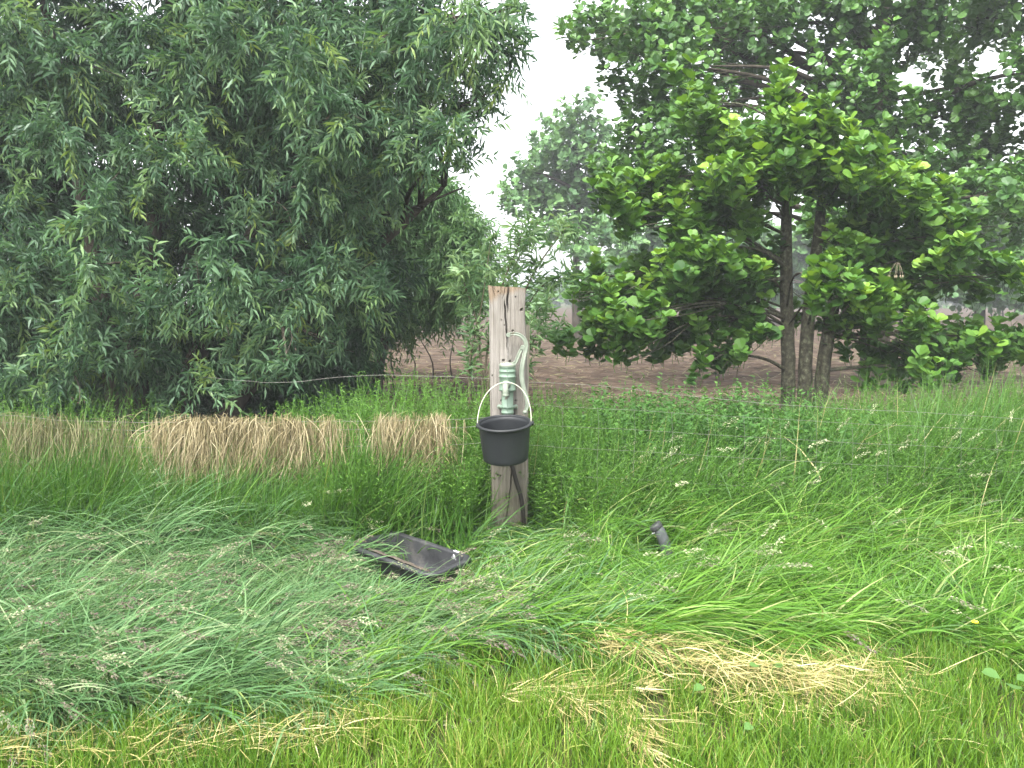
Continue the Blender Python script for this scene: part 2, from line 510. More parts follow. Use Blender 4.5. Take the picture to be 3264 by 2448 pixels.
# top end grain and back
tp = np.stack([FX[-1], FY[-1], FZ[-1]], -1)
tb = np.stack([FX[-1], np.full(NXP, POST_Y + DEP), FZ[-1] - .012], -1)
a = np.arange(NXP - 1)
mb.add(np.vstack([tp, tb]), np.stack([a, a + 1, a + NXP + 1, a + NXP], -1))
bk = np.array([(FX[0, 0], POST_Y + DEP, zt[0]), (FX[0, -1], POST_Y + DEP, zt[0]), (FX[-1, -1], POST_Y + DEP, FZ[-1, -1] - .012), (FX[-1, 0], POST_Y + DEP, FZ[-1, 0] - .012)])
mb.add(bk, [(1, 0, 3, 2)])


def wood_mat(name, lo, hi, dark, top=None):
    m, n, N, K = new_mat(name)
    tc = N.new('ShaderNodeTexCoord')
    mp = N.new('ShaderNodeMapping'); mp.inputs['Scale'].default_value = (60, 60, 1.6)
    K.new(tc.outputs['Object'], mp.inputs['Vector'])
    g = N.new('ShaderNodeTexNoise'); g.inputs['Scale'].default_value = 1.4; g.inputs['Detail'].default_value = 8; g.inputs['Distortion'].default_value = .6
    K.new(mp.outputs[0], g.inputs['Vector'])
    r = ramp_node(N, [(.25, dark), (.42, lo), (.65, hi), (.85, tuple(min(1, c * 1.12) for c in hi))])
    K.new(g.outputs['Fac'], r.inputs[0])
    b2 = N.new('ShaderNodeTexNoise'); b2.inputs['Scale'].default_value = 5; b2.inputs['Detail'].default_value = 6
    K.new(tc.outputs['Object'], b2.inputs['Vector'])
    st = ramp_node(N, [(.35, (.66, .64, .60)), (.6, (1, 1, 1))])
    K.new(b2.outputs['Fac'], st.inputs[0])
    mx = N.new('ShaderNodeMix'); mx.data_type = 'RGBA'; mx.blend_type = 'MULTIPLY'; mx.inputs[0].default_value = .8
    K.new(r.outputs[0], mx.inputs[6]); K.new(st.outputs[0], mx.inputs[7])
    colour = mx.outputs[2]
    if top:      # fresh rusty-brown tone of the weathered saw cut, and a greyer, darker tone towards the foot
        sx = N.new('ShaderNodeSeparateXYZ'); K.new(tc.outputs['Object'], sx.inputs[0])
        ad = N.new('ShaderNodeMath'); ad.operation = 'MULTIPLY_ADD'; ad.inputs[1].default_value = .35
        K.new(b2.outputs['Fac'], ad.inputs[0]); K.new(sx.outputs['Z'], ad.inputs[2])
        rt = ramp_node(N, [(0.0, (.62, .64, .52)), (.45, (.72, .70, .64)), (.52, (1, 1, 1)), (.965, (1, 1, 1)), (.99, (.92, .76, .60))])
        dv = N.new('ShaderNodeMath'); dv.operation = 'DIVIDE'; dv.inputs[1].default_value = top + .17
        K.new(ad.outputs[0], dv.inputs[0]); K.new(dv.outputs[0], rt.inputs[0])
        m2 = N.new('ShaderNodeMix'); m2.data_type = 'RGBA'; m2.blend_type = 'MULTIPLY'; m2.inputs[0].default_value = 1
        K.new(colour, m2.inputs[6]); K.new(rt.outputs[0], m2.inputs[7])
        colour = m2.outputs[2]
    b = N.new('ShaderNodeBsdfPrincipled'); b.inputs['Roughness'].default_value = .85; b.inputs['Specular IOR Level'].default_value = .2
    K.new(colour, b.inputs['Base Color'])
    bp = N.new('ShaderNodeBump'); bp.inputs['Strength'].default_value = .5; bp.inputs['Distance'].default_value = .004
    K.new(g.outputs['Fac'], bp.inputs['Height']); K.new(bp.outputs[0], b.inputs['Normal'])
    o = N.new('ShaderNodeOutputMaterial'); K.new(b.outputs[0], o.inputs['Surface'])
    return m


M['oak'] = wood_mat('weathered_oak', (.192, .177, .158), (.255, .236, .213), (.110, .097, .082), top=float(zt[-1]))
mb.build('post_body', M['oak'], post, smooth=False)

# batten behind the post's right edge
bx0, bx1 = S(1664, 1100, 4.97).x, S(1687, 1100, 4.97).x
bt = S(1680, 1037, 4.97).z
bat = empty('wooden_batten', ((bx0 + bx1) / 2, 4.97, 0))
tag(bat, 'narrow grey board peeping out behind the right edge of the oak post', 'batten')
mb = MB()
zz = np.linspace(-.1, bt, 40)
for z0, z1 in zip(zz[:-1], zz[1:]):
    o0, o1 = .003 * math.sin(z0 * 6) - .006 * (bt - z0), .003 * math.sin(z1 * 6) - .006 * (bt - z1)
    q = lambda o, z: [(bx0 + o, 4.955, z), (bx1 + o, 4.955, z), (bx1 + o, 4.98, z), (bx0 + o, 4.98, z)]
    mb.add(q(o0, z0) + q(o1, z1), [(k, (k + 1) % 4, 4 + (k + 1) % 4, 4 + k) for k in range(4)])
mb.add([(bx0, 4.955, bt), (bx1, 4.955, bt - .002), (bx1, 4.98, bt - .002), (bx0, 4.98, bt)], [(0, 1, 2, 3)])
mb.build('board', wood_mat('grey_board', (.27, .25, .20), (.37, .34, .28), (.15, .13, .10)), bat)

# ------------------------------------------------------------------ hand pump
PY = 4.742                                    # axis of the pump barrel
pz = lambda y: S(1617, c1(0, y)[1], PY).z     # heights read on the barrel
px_ = lambda x, y, Yd=PY: S(*c1(x, y), Yd)
PX = px_(617, 1200).x
pump = empty('hand_pump', (PX, PY, pz(1700)))
tag(pump, 'mint green cast iron hand pump screwed to the oak post', 'pump')
M['pump'] = surf_mat('mint_paint', [(.34, (.05, .045, .03)), (.39, (.112, .165, .122)), (.6, (.145, .205, .154)), (.8, (.195, .255, .198))], scale=9, rough=.42, spec=.45, bump=.12, detail=8)
M['pump_pale'] = surf_mat('worn_pale_paint', [(.30, (.085, .065, .04)), (.39, (.145, .172, .132)), (.7, (.215, .238, .188))], scale=14, rough=.5, spec=.4, bump=.12)
M['steel'] = surf_mat('grey_steel', [(.3, (.16, .14, .12)), (.7, (.34, .32, .30))], scale=30, rough=.5, metallic=.5)
M['rust'] = surf_mat('rusty_bolt', [(.3, (.06, .04, .03)), (.7, (.20, .13, .09))], scale=60, rough=.7)


def ring_prof(r, z, h=.006, o=.003):
    return [(r, z - h), (r + o, z - h * .5), (r + o, z + h * .5), (r, z + h)]


z_top, z_mid, z_bot = pz(1062), pz(1350), pz(1330) - .30
r1, r2 = .0478, .0350
prof = [(r2 * .6, z_mid - .004), (r2, z_mid - .004), (r1 - .006, z_mid), (r1 + .002, z_mid + .004), (r1 + .002, z_mid + .012), (r1, z_mid + .016)]
for yy_ in (1178, 1116):
    prof += ring_prof(r1, pz(yy_), .005, .0032)
prof += [(r1, z_top - .004), (r1 + .002, z_top - .003), (r1 + .002, z_top), (r1 - .008, z_top)]
mb = MB()
add_lathe(mb, prof, (PX, PY, 0), 40)
# casting seam down the middle
add_tube(mb, [(PX - .001, PY - r1 - .0002, z_top - .004), (PX - .001, PY - r1 - .0002, pz(1215))], .0022, 6)
mb.build('barrel', M['pump'], pump, smooth=True)

mb = MB()
prof = [(r2, z_bot)] + ring_prof(r2, pz(1600), .005, .003) + ring_prof(r2, pz(1535), .005, .003) + [(r2, pz(1380)), (r2, z_mid - .002)]
add_lathe(mb, prof, (PX, PY, 0), 36)
add_tube(mb, [(PX, PY - r2 - .0002, z_mid - .004), (PX, PY - r2 - .0002, z_bot + .01)], .002, 6)
mb.build('pipe', M['pump'], pump, smooth=True)

for sx in (-1, 1):                            # mounting ears with their screws
    mb = MB()
    ex = PX + sx * (r2 + .012)
    prof = [(0, -.008), (.013, -.008), (.014, -.006), (.014, .006), (.013, .008), (0, .008)]
    add_lathe(mb, prof, (ex, PY + .038, pz(1545)), 18, Matrix.Rotation(R(90), 3, 'X'))
    add_tube(mb, [(PX + sx * (r2 - .006), PY + .012, pz(1545)), (ex, PY + .038, pz(1545))], [.011, .010], 10)
    ear = mb.build('mounting_ear', M['pump'], pump, smooth=True)
    mb = MB()
    add_lathe(mb, [(0, -.006), (.0065, -.006), (.007, -.003), (.007, .004), (0, .004)], (ex + sx * .001, PY + .028, pz(1545)), 6, Matrix.Rotation(R(90), 3, 'X'))
    o = mb.build('screw', M['rust'], ear)
    o.location = -Vector(ear.location) if False else (0, 0, 0)
    o.data.transform(Matrix.Translation(-Vector(pump.location)))

mb = MB()                                     # collar, then the yoke arm that rises to the right
cz = z_top
add_lathe(mb, [(.0, cz - .001), (r1 + .001, cz - .001), (r1 + .003, cz + .002), (r1 + .003, cz + .012), (r1 - .002, cz + .018), (.016, cz + .021), (.012, cz + .026), (.006, cz + .026), (.006, cz + .01)], (PX, PY, 0), 36)
mb.build('collar', M['pump_pale'], pump, smooth=True)


def add_bar(mb, pts, half_w, half_d, tint=0):
    """flat cast bar lying in the X-Z plane, thick in Y, bevelled"""
    pts = np.asarray([tuple(p) for p in pts], float)
    n = len(pts)
    hw = np.broadcast_to(np.asarray(half_w, float), (n,)); hd = np.broadcast_to(np.asarray(half_d, float), (n,))
    d = norm(np.gradient(pts, axis=0))
    s = norm(np.stack([-d[:, 2], np.zeros(n), d[:, 0]], -1))
    yv = np.array([0, 1.0, 0])
    sec = [(-1, -.6), (-.7, -1), (-.35, -.75), (.35, -.75), (.7, -1), (1, -.6), (1, .6), (.7, 1), (-.7, 1), (-1, .6)]
    v = np.concatenate([[pts[i] + s[i] * hw[i] * a + yv * hd[i] * b for a, b in sec] for i in range(n)])
    m_ = len(sec)
    f = [(i * m_ + k, i * m_ + (k + 1) % m_, (i + 1) * m_ + (k + 1) % m_, (i + 1) * m_ + k) for i in range(n - 1) for k in range(m_)]
    mb.add(v, f, tint)
    for i in (0, n - 1):
        c = np.vstack([v[i * m_:(i + 1) * m_], pts[i][None]])
        mb.add(c, [(k, (k + 1) % m_, m_) for k in range(m_)], tint)


mb = MB()
yoke = spline([px_(630, 1038), px_(678, 1034), px_(712, 1012), px_(735, 965), px_(765, 890), px_(798, 838)], 24)
add_bar(mb, yoke, np.interp(np.linspace(0, 1, 24), [0, .25, .4, 1], [.009, .011, .0105, .0105]), np.interp(np.linspace(0, 1, 24), [0, .3, 1], [.018, .013, .010]))
add_lathe(mb, [(0, -.014), (.0125, -.014), (.014, -.011), (.014, .011), (.0125, .014), (0, .014)], tuple(px_(798, 838)), 20, Matrix.Rotation(R(90), 3, 'X'))
yk = mb.build('yoke', M['pump_pale'], pump, smooth=False)
mb = MB()
q = px_(798, 838)
add_lathe(mb, [(0, -.021), (.006, -.021), (.0075, -.018), (.0075, -.013), (0, -.013)], tuple(q), 12, Matrix.Rotation(R(90), 3, 'X'))
o = mb.build('pivot_bolt', M['pump_pale'], yk, smooth=True)
o.data.transform(Matrix.Translation(-Vector(pump.location)))

mb = MB()                                     # lever: fork end over the rod, arch, long handle down
LY = PY - .004
lev = spline([px_(616, 690, LY), px_(660, 678, LY), px_(705, 678, LY), px_(760, 692, LY), px_(810, 735, LY), px_(834, 790, LY), px_(834, 850, LY), px_(815, 930, LY - .004), px_(797, 1020, LY - .008),
              px_(784, 1120, LY - .01), px_(790, 1230, LY - .012), px_(815, 1340, LY - .014), px_(845, 1440, LY - .016), px_(852, 1500, LY - .018), px_(840, 1560, LY - .02), px_(822, 1602, LY - .022)], 90)
t = np.linspace(0, 1, 90)
add_bar(mb, lev, np.interp(t, [0, .08, .2, .36, .42, .6, .8, .9, 1], [.010, .009, .0105, .0135, .0125, .0135, .0125, .0115, .009]), np.interp(t, [0, .1, 1], [.011, .009, .009]))
add_lathe(mb, [(0, -.015), (.006, -.0125), (.0125, -.006), (.0145, 0), (.0125, .006), (.006, .0125), (0, .015)], tuple(px_(824, 1600, LY - .022)), 16)
add_lathe(mb, [(0, -.016), (.0115, -.016), (.013, -.013), (.013, .013), (.0115, .016), (0, .016)], tuple(px_(628, 692, LY)), 18, Matrix.Rotation(R(90), 3, 'X'))
mb.build('lever', M['pump_pale'], pump, smooth=False)
mb = MB()
add_tube(mb, [px_(627, 705), px_(624, 860), px_(622, 1030)], .0042, 10)
for k in range(16):                           # threaded lower end
    add_tube(mb, [px_(623, 870 + k * 9), px_(623, 873 + k * 9)], .0052, 8)
mb.build('pump_rod', M['steel'], pump, smooth=True)

mb = MB()                                     # spout: boss on the barrel, short run forward, down-turned mouth
sz = pz(1262)
sx_ = px_(600, 1260).x
sp = spline([(PX - .004, PY - .025, sz - .004), (sx_, PY - .062, sz), (sx_ - .001, PY - .10, sz + .001), (sx_ - .002, PY - .135, sz - .001), (sx_ - .002, PY - .152, sz - .018), (sx_ - .002, PY - .156, sz - .048)], 26)
add_tube(mb, sp, np.interp(np.linspace(0, 1, 26), [0, .2, .35, 1], [.030, .022, .0165, .0175]), 20, cap=False)
add_lathe(mb, [(.0185, .004), (.0200, .002), (.0200, -.006), (.0185, -.008), (.0145, -.008), (.0145, .02), (0, .021)], tuple(sp[-1]), 20)
mb.build('spout', M['pump_pale'], pump, smooth=True)

# ------------------------------------------------------------------ bucket on the spout
M['bucket'] = surf_mat('black_plastic', [(.3, (.011, .0125, .014)), (.6, (.016, .018, .020)), (.85, (.028, .030, .032))], scale=3.5, rough=.48, spec=.4, bump=.04, bscale=60)
M['wire_handle'] = surf_mat('galvanised_handle', [(.3, (.30, .30, .23)), (.7, (.43, .43, .34))], scale=40, rough=.4, metallic=.3)
BY = 4.535
bc = S(*c2(522, 222), BY)
tilt = Matrix.Rotation(R(8.0), 3, 'X') @ Matrix.Rotation(R(-2.2), 3, 'Y')
HB = .222
bk_root = empty('bucket', tuple(bc - Vector((0, 0, HB))))
tag(bk_root, 'black plastic bucket hanging by its wire handle from the pump spout', 'bucket')
rt, rb = .1475, .130
mb = MB()
wall = [(0, -HB), (rb - .012, -HB), (rb - .004, -HB + .004), (rb, -HB + .012)]
wall += [(rb + (rt - rb) * k / 8, -HB + .012 + (HB - .022) * k / 8) for k in range(1, 9)]
wall += [(rt, -.004), (rt - .004, -.004)]
wall += [(rt - .004 + (rb - rt) * k / 8, -.004 - (HB - .014) * k / 8) for k in range(1, 9)] + [(rb - .014, -HB + .006), (0, -HB + .006)]
add_lathe(mb, wall, tuple(bc), 64, tilt)
mb.build('bucket_body', M['bucket'], bk_root, smooth=True)
mb = MB()
add_lathe(mb, [(rt - .0035, -.012), (rt + .003, -.014), (rt + .008, -.0135), (rt + .012, -.011), (rt + .0135, -.003), (rt + .0115, .001), (rt + .006, .0025), (rt - .002, .002), (rt - .0045, -.002), (rt - .0045, -.012)], tuple(bc), 64, tilt)
mb.build('rim', M['bucket'], bk_root, smooth=True)
apex = Vector((sx_ - .001, PY - .125, sz + .0205))
eL = bc + tilt @ Vector((-(rt + .006), 0, .002)); eR = bc + tilt @ Vector((rt + .006, 0, .002))
pts = []
for k in range(41):
    a = math.pi * k / 40
    c_, s_ = math.cos(a), math.sin(a)
    base = eL * (.5 + .5 * c_) + eR * (.5 - .5 * c_)
    lift = apex - (eL + eR) / 2
    pts.append(base + lift * (max(s_, 0) ** .92))
mb = MB()
add_tube(mb, [eL + Vector((.006, 0, -.014)), eL + Vector((-.001, 0, -.006))] + pts + [eR + Vector((.001, 0, -.006)), eR + Vector((-.006, 0, -.014))], .0031, 8)
mb.build('handle', M['wire_handle'], bk_root, smooth=True)
for e, sg in ((eL, -1), (eR, 1)):
    mb = MB()
    add_lathe(mb, [(0, -.005), (.010, -.005), (.013, -.002), (.013, .010), (.010, .013), (0, .013)], tuple(e + Vector((sg * .002, 0, -.012))), 14, Matrix.Rotation(R(90), 3, 'Y'))
    mb.build('handle_lug', M['bucket'], bk_root, smooth=True)

# ------------------------------------------------------------------ hose below the pump
M['hose'] = surf_mat('hose_rubber', [(.3, (.009, .0075, .006)), (.7, (.021, .017, .013))], scale=12, rough=.55, spec=.35)
HY = 4.765
hz = [c2(560, 560), c2(590, 640), c2(614, 710), c2(650, 850), c2(690, 980), c2(715, 1120), c2(726, 1250), c2(722, 1380), c2(708, 1480), c2(690, 1560)]
hp = [Vector((PX, PY, z_bot + .01))] + [S(u, v, HY) for u, v in hz[1:]]
hp[-1].z = max(hp[-1].z, .0)
hose = empty('hose', tuple(hp[-1]))
tag(hose, 'dark rubber hose running down the oak post from under the bucket', 'hose')
mb = MB()
add_tube(mb, spline(hp, 60), .0132, 14)
mb.build('hose_tube', M['hose'], hose, smooth=True)

# ------------------------------------------------------------------ trough lying in the grass
A_, B_, C_ = Vector((-.708, 4.59, 0)), Vector((-.197, 4.14, 0)), Vector((-.40, 3.90, 0))
tc_ = (A_ + C_) / 2
ta = math.atan2((B_ - A_).y, (B_ - A_).x)
TL, TW = .68, .33
tub = empty('plastic_tub', (tc_.x, tc_.y, 0))
tag(tub, 'shallow black plastic tub half sunk in the long grass left of the post', 'tub')
M['tub'] = surf_mat('scuffed_black_plastic', [(.3, (.017, .018, .020)), (.55, (.030, .031, .033)), (.75, (.075, .072, .066))], scale=9, rough=.5, spec=.4, bump=.08)
M['dirt'] = surf_mat('dried_mud', [(.3, (.045, .035, .027)), (.6, (.095, .08, .064)), (.8, (.19, .165, .135))], scale=25, rough=.95, spec=.1, bump=.6)
TZ = .155
TM = Matrix.Translation((tc_.x, tc_.y, TZ)) @ Matrix.Rotation(ta, 4, 'Z') @ Matrix.Rotation(R(3), 4, 'X') @ Matrix.Rotation(R(1.5), 4, 'Y')


def rrect(hx, hy, r, n=8):
    o = []
    for cx_, cy_, a0 in ((hx - r, hy - r, 0), (-hx + r, hy - r, 90), (-hx + r, -hy + r, 180), (hx - r, -hy + r, 270)):
        for k in range(n):
            a = R(a0 + 90 * k / (n - 1))
            o.append((cx_ + r * math.cos(a), cy_ + r * math.sin(a)))
    return o


def loft(mb, rings, close=True, tint=0.0):
    m_ = len(rings[0])
    v = np.concatenate([np.array([tuple(TM @ Vector(p)) for p in r]) for r in rings])
    f = [(i * m_ + k, i * m_ + (k + 1) % m_, (i + 1) * m_ + (k + 1) % m_, (i + 1) * m_ + k) for i in range(len(rings) - 1) for k in range(m_)]
    mb.add(v, f, tint)
    if close:
        c = np.vstack([v[-m_:], v[-m_:].mean(0, keepdims=True)])
        mb.add(c, [(k, (k + 1) % m_, m_) for k in range(m_)], tint)


def rr(hx, hy, r, z): return [(x, y, z) for x, y in rrect(hx, hy, r)]


hx, hy = TL / 2, TW / 2
mb = MB()
loft(mb, [rr(hx - .03, hy - .03, .06, -.002), rr(hx - .045, hy - .045, .055, -.08), rr(hx - .055, hy - .055, .05, -.125), rr(hx - .075, hy - .075, .04, -.138)])
loft(mb, [rr(hx - .026, hy - .026, .06, -.006), rr(hx - .041, hy - .041, .055, -.08), rr(hx - .051, hy - .051, .05, -.128), rr(hx - .072, hy - .072, .04, -.143)])
mb.build('tub_body', M['tub'], tub, smooth=True)
mb = MB()
loft(mb, [rr(hx - .031, hy - .031, .06, -.010), rr(hx - .030, hy - .030, .06, .000), rr(hx - .024, hy - .024, .063, .006), rr(hx - .006, hy - .006, .07, .006), rr(hx, hy, .075, .001), rr(hx + .001, hy + .001, .075, -.016), rr(hx - .004, hy - .004, .074, -.018),
          rr(hx - .006, hy - .006, .072, -.006), rr(hx - .024, hy - .024, .063, -.006)], close=False)
mb.build('rim', M['tub'], tub, smooth=True)
mb = MB()                     # dried mud banked against the near wall, thin at the far side
nu, nv = 40, 22
U, Vv = np.meshgrid(np.linspace(-hx + .09, hx - .09, nu), np.linspace(-hy + .05, hy - .09, nv))
h = -.118 + .112 * np.clip((-.0 - Vv) / .09, 0, 1) ** .8 * np.clip((U + .5) / .2, .3, 1) + .005 * field_noise(U, Vv, .07, 2) + rng.normal(size=U.shape) * .0008
h = np.where((np.abs(U) > hx - .095) , np.minimum(h, -.10), h)
v = np.array([tuple(TM @ Vector((a, b, c))) for a, b, c in zip(U.ravel(), Vv.ravel(), h.ravel())])
I, J = np.meshgrid(np.arange(nu - 1), np.arange(nv - 1)); a = (J * nu + I).ravel()
mb.add(v, np.stack([a, a + 1, a + nu + 1, a + nu], -1))
o = mb.build('mud', M['dirt'], tub, smooth=True)
M['white'] = surf_mat('white_paper', [(.3, (.28, .285, .29)), (.7, (.36, .365, .37))], scale=20, rough=.6)
mb = MB()                     # white scrap stuck on the far rim
wu, wv = .205, hy - .012
row = []
for i in range(10):
    for j in range(7):
        x = wu + (i / 9 - .5) * (.042 - .003 * j) + .005 * math.sin(j * 1.9 + i)
        s_ = j / 6
        y = wv + .006 - .030 * s_
        z = .0085 - (.0 if s_ < .45 else .055 * (s_ - .45) * (1 + .5 * math.sin(i * 1.7))) + .0012 * math.sin(i * 2.1 + j)
        row.append(tuple(TM @ Vector((x, y, z))))
I, J = np.meshgrid(np.arange(6), np.arange(9)); a = (J * 7 + I).ravel()
mb.add(row, np.stack([a, a + 1, a + 8, a + 7], -1))
mb2 = MB(); mb2.add(np.array(row) - np.array([0, 0, .0012]), np.stack([a, a + 7, a + 8, a + 1], -1))
mb.add(mb2.V[0], mb2.F[4][0])
sc = mb.build('paper_scrap', M['white'], loc=tuple(TM @ Vector((wu, wv, .006))), smooth=True)
tag(sc, 'crumpled white scrap stuck on the far rim of the black tub', 'litter')

# ------------------------------------------------------------------ grey pipe stub right of the post
c4 = lambda x, y: (1950 + x * .1808, 1600 + y * .1808)
QY = 4.45
stub = empty('pipe_stub', (S(*c4(1000, 1100), QY).x, QY, 0))
tag(stub, 'dark grey plastic pipe stub leaning out of the grass right of the post', 'pipe')
M['pipe'] = surf_mat('dull_grey_plastic', [(.3, (.045, .05, .05)), (.6, (.085, .092, .095)), (.8, (.15, .155, .15))], scale=14, stretch=(1, 1, .4), rough=.55, spec=.35, bump=.1)
pb = Vector((S(*c4(1060, 1150), QY).x, QY, -.05))
pp = spline([pb, S(*c4(985, 950), QY), S(*c4(930, 720), QY), S(*c4(855, 540), QY + .005), S(*c4(790, 450), QY + .01)], 30)
mb = MB()
prad = np.interp(np.linspace(0, 1, 30), [0, .5, .8, 1], [.030, .031, .032, .034])
add_tube(mb, pp, prad, 20, cap=False)
add_tube(mb, pp, prad - .004, 20, cap=False)
mb.build('pipe_body', M['pipe'], stub, smooth=True)
tip = Vector(pp[-1]); tdir = (Vector(pp[-1]) - Vector(pp[-2])).normalized()
rot = tdir.to_track_quat('Z', 'Y').to_matrix()
mb = MB()
add_lathe(mb, [(.029, -.012), (.036, -.010), (.038, -.002), (.038, .016), (.034, .022), (.012, .025), (0, .0252)], tuple(tip), 24, rot)
mb.build('cap', surf_mat('black_cap', [(.3, (.018, .019, .02)), (.7, (.05, .05, .052))], scale=20, rough=.45), stub, smooth=True)
mb = MB()
q = S(*c4(690, 568), QY - .035)
add_lathe(mb, [(0, -.004), (.004, -.0035), (.0055, 0), (.004, .0035), (0, .004)], tuple(q + Vector((.012, .012, 0))), 10)
add_tube(mb, [q + Vector((.012, .012, 0)), q + Vector((.035, .03, .0))], .003, 6)
mb.build('bolt', M['white'], stub, smooth=True)

# ------------------------------------------------------------------ wire fence either side of the post
M['wire'] = surf_mat('galvanised_wire', [(.3, (.13, .125, .11)), (.7, (.25, .245, .22))], scale=30, rough=.6, metallic=.3)
FYd = 4.86


def strand(mb, pts, r=.0016):
    q = spline(pts, 40)
    q[:, 2] += .0015 * np.sin(np.arange(40) * 1.3)
    add_tube(mb, q, r, 5)


wl = empty('wire_fence', (-2.2, FYd, 0))
tag(wl, 'sagging wire fence left of the post with dead grass hung over it', 'fence')
wr = empty('wire_fence', (2.2, FYd, 0))
tag(wr, 'knotted wire fence right of the post sinking into the tall grass', 'fence')


def fence_strand(root, pts, r=.0016):
    mb = MB(); strand(mb, pts, r)
    return mb.build('wire_strand', M['wire'], root, smooth=True)


W = lambda u, v, Y=FYd: S(u, v, Y)
fence_strand(wl, [W(1570, 1208), W(1400, 1200), W(1157, 1197), W(911, 1219), W(780, 1214, 5.2), W(640, 1200, 6.6), W(560, 1190, 7.5)], .0011)
for dv, dz in ((0, 0), (26, 0), (80, 0), (165, 0)):
    fence_strand(wl, [W(1575, 1330 + dv), W(1400, 1338 + dv), W(1000, 1344 + dv), W(580, 1347 + dv), W(220, 1341 + dv * .95), W(0, 1322 + dv * .9), W(-400, 1318 + dv), W(-1500, 1325 + dv)], .0011)
fence_strand(wr, [W(1675, 1218), W(1900, 1229), W(2350, 1278), W(2650, 1300), W(3000, 1318), W(3264, 1335), W(3700, 1345), W(4800, 1345)], .0010)
for dv in (0, 62, 130, 220):
    fence_strand(wr, [W(1678, 1288 + dv), W(1850, 1300 + dv), W(2020, 1308 + dv), W(2650, 1346 + dv), W(3000, 1362 + dv), W(3264, 1375 + dv), W(3700, 1385 + dv), W(4800, 1385 + dv)], .0007)
for root, us, top in ((wl, [1440, 1290, 1140, 990, 840, 690, 540, 390, 240, 90, -60], lambda u: np.interp(u, [0, 220, 580, 1000, 1575], [1322, 1341, 1347, 1344, 1330])),
                      (wr, [1790, 1905, 2021, 2140, 2255, 2370, 2485, 2600, 2715, 2830, 2945, 3060, 3175, 3290, 3405], lambda u: np.interp(u, [1678, 2020, 2650, 3264, 3700], [1288, 1308, 1346, 1375, 1385]))):
    for u in us:
        tv = float(top(u))
        b = W(u + 6, 1764)
        b.z = 0
        mb = MB()
        add_tube(mb, spline([W(u, tv - 4, FYd - .002), W(u + 4, tv + 80, FYd - .002), W(u - 2, tv + 190, FYd - .002), b], 14), .0007, 5)
        mb.build('wire_stay', M['wire'], root, smooth=True)

# ------------------------------------------------------------------ trees
def crown_twigs(blobs, droop, length, out_bias=.55, up=0.0, inner=.45):
    """starts and ends of twigs inside blobs: (centre, (rx,ry,rz), count)"""
    st, en = [], []
    for c, r, n in blobs:
        c = np.array(tuple(c)); r = np.array(r if np.ndim(r) else (r, r, r), float)
        d = norm(rng.normal(size=(n, 3)))
        rad = rng.random((n, 1)) ** (1 / 2.2)
        s0 = c + d * r * rad * inner + rng.normal(size=(n, 3)) * r * .12
        e0 = c + d * r * rad
        dirn = norm(e0 - s0 + rng.normal(size=(n, 3)) * .05 + np.array([0, 0, up]))
        L = length * (.55 + .9 * rng.random((n, 1)))
        st.append(e0 - dirn * L * .5); en.append(e0 + dirn * L * .5)
    return np.concatenate(st), np.concatenate(en)


def twig_curves(s, e, droop, k=6):
    t = np.linspace(0, 1, k)[None, :, None]
    p = s[:, None, :] * (1 - t) + e[:, None, :] * t
    L = np.linalg.norm(e - s, axis=1)[:, None, None]
    dr = np.broadcast_to(np.asarray(droop, float).reshape(-1, 1, 1) if np.ndim(droop) else droop, (len(s), 1, 1))
    p = p + np.array([0, 0, -1.0]) * (dr * L * t ** 2)
    p = p + rng.normal(size=p.shape) * L * .02
    return p


def interp_curve(p, t):
    """points and tangents at t (n,m) along curves p (n,k,3)"""
    k = p.shape[1]
    x = t * (k - 1); i = np.clip(x.astype(int), 0, k - 2); u = (x - i)[..., None]
    r = np.arange(len(p))[:, None]
    a, b = p[r, i], p[r, i + 1]
    return a * (1 - u) + b * u, b - a


def willow_foliage(mb, blobs, leaf=.10, wid=.017, per=26, length=.42, droop=.55, tint_mu=.4, tint_sd=.22, young=.06, up=0):
    s, e = crown_twigs(blobs, droop, length, up=up)
    p = twig_curves(s, e, droop + rng.normal(size=len(s)) * .25, 6)
    add_tubes(mb, p, .0032, .0012, 3, tint=.2)
    n = len(p)
    t = np.linspace(.08, 1, per)[None, :] + rng.normal(size=(n, per)) * .012
    pos, tan = interp_curve(p, np.clip(t, 0, 1))
    tan = norm(tan)
    side = norm(np.cross(tan, rng.normal(size=(n, 1, 3))))
    bi = np.cross(tan, side)
    ang = (np.arange(per) * 2.4)[None, :, None] + rng.normal(size=(n, per, 1)) * .3
    lat = side * np.cos(ang) + bi * np.sin(ang)
    d = norm(tan * .65 + lat * .85 + np.array([0, 0, -.25]) + rng.normal(size=lat.shape) * .16)
    nr = norm(np.array([0, 0, 1.0]) + lat * .5 + rng.normal(size=lat.shape) * .35)
    L = leaf * (.65 + .6 * rng.random((n, per))) * np.clip(1.25 - .5 * np.abs(t - .55), .6, 1.2)
    tw = np.clip(tint_mu + rng.normal(size=(n, 1)) * tint_sd + rng.normal(size=(n, per)) * .1, 0, .9)
    yg = rng.random((n, 1)) < young
    tw = np.where(yg, .9 + .1 * rng.random((n, per)), tw)
    add_leaves(mb, pos.reshape(-1, 3), d.reshape(-1, 3), nr.reshape(-1, 3), L.ravel(), (L * wid / leaf).ravel(), tw.ravel(), WILLOW_LEAF)


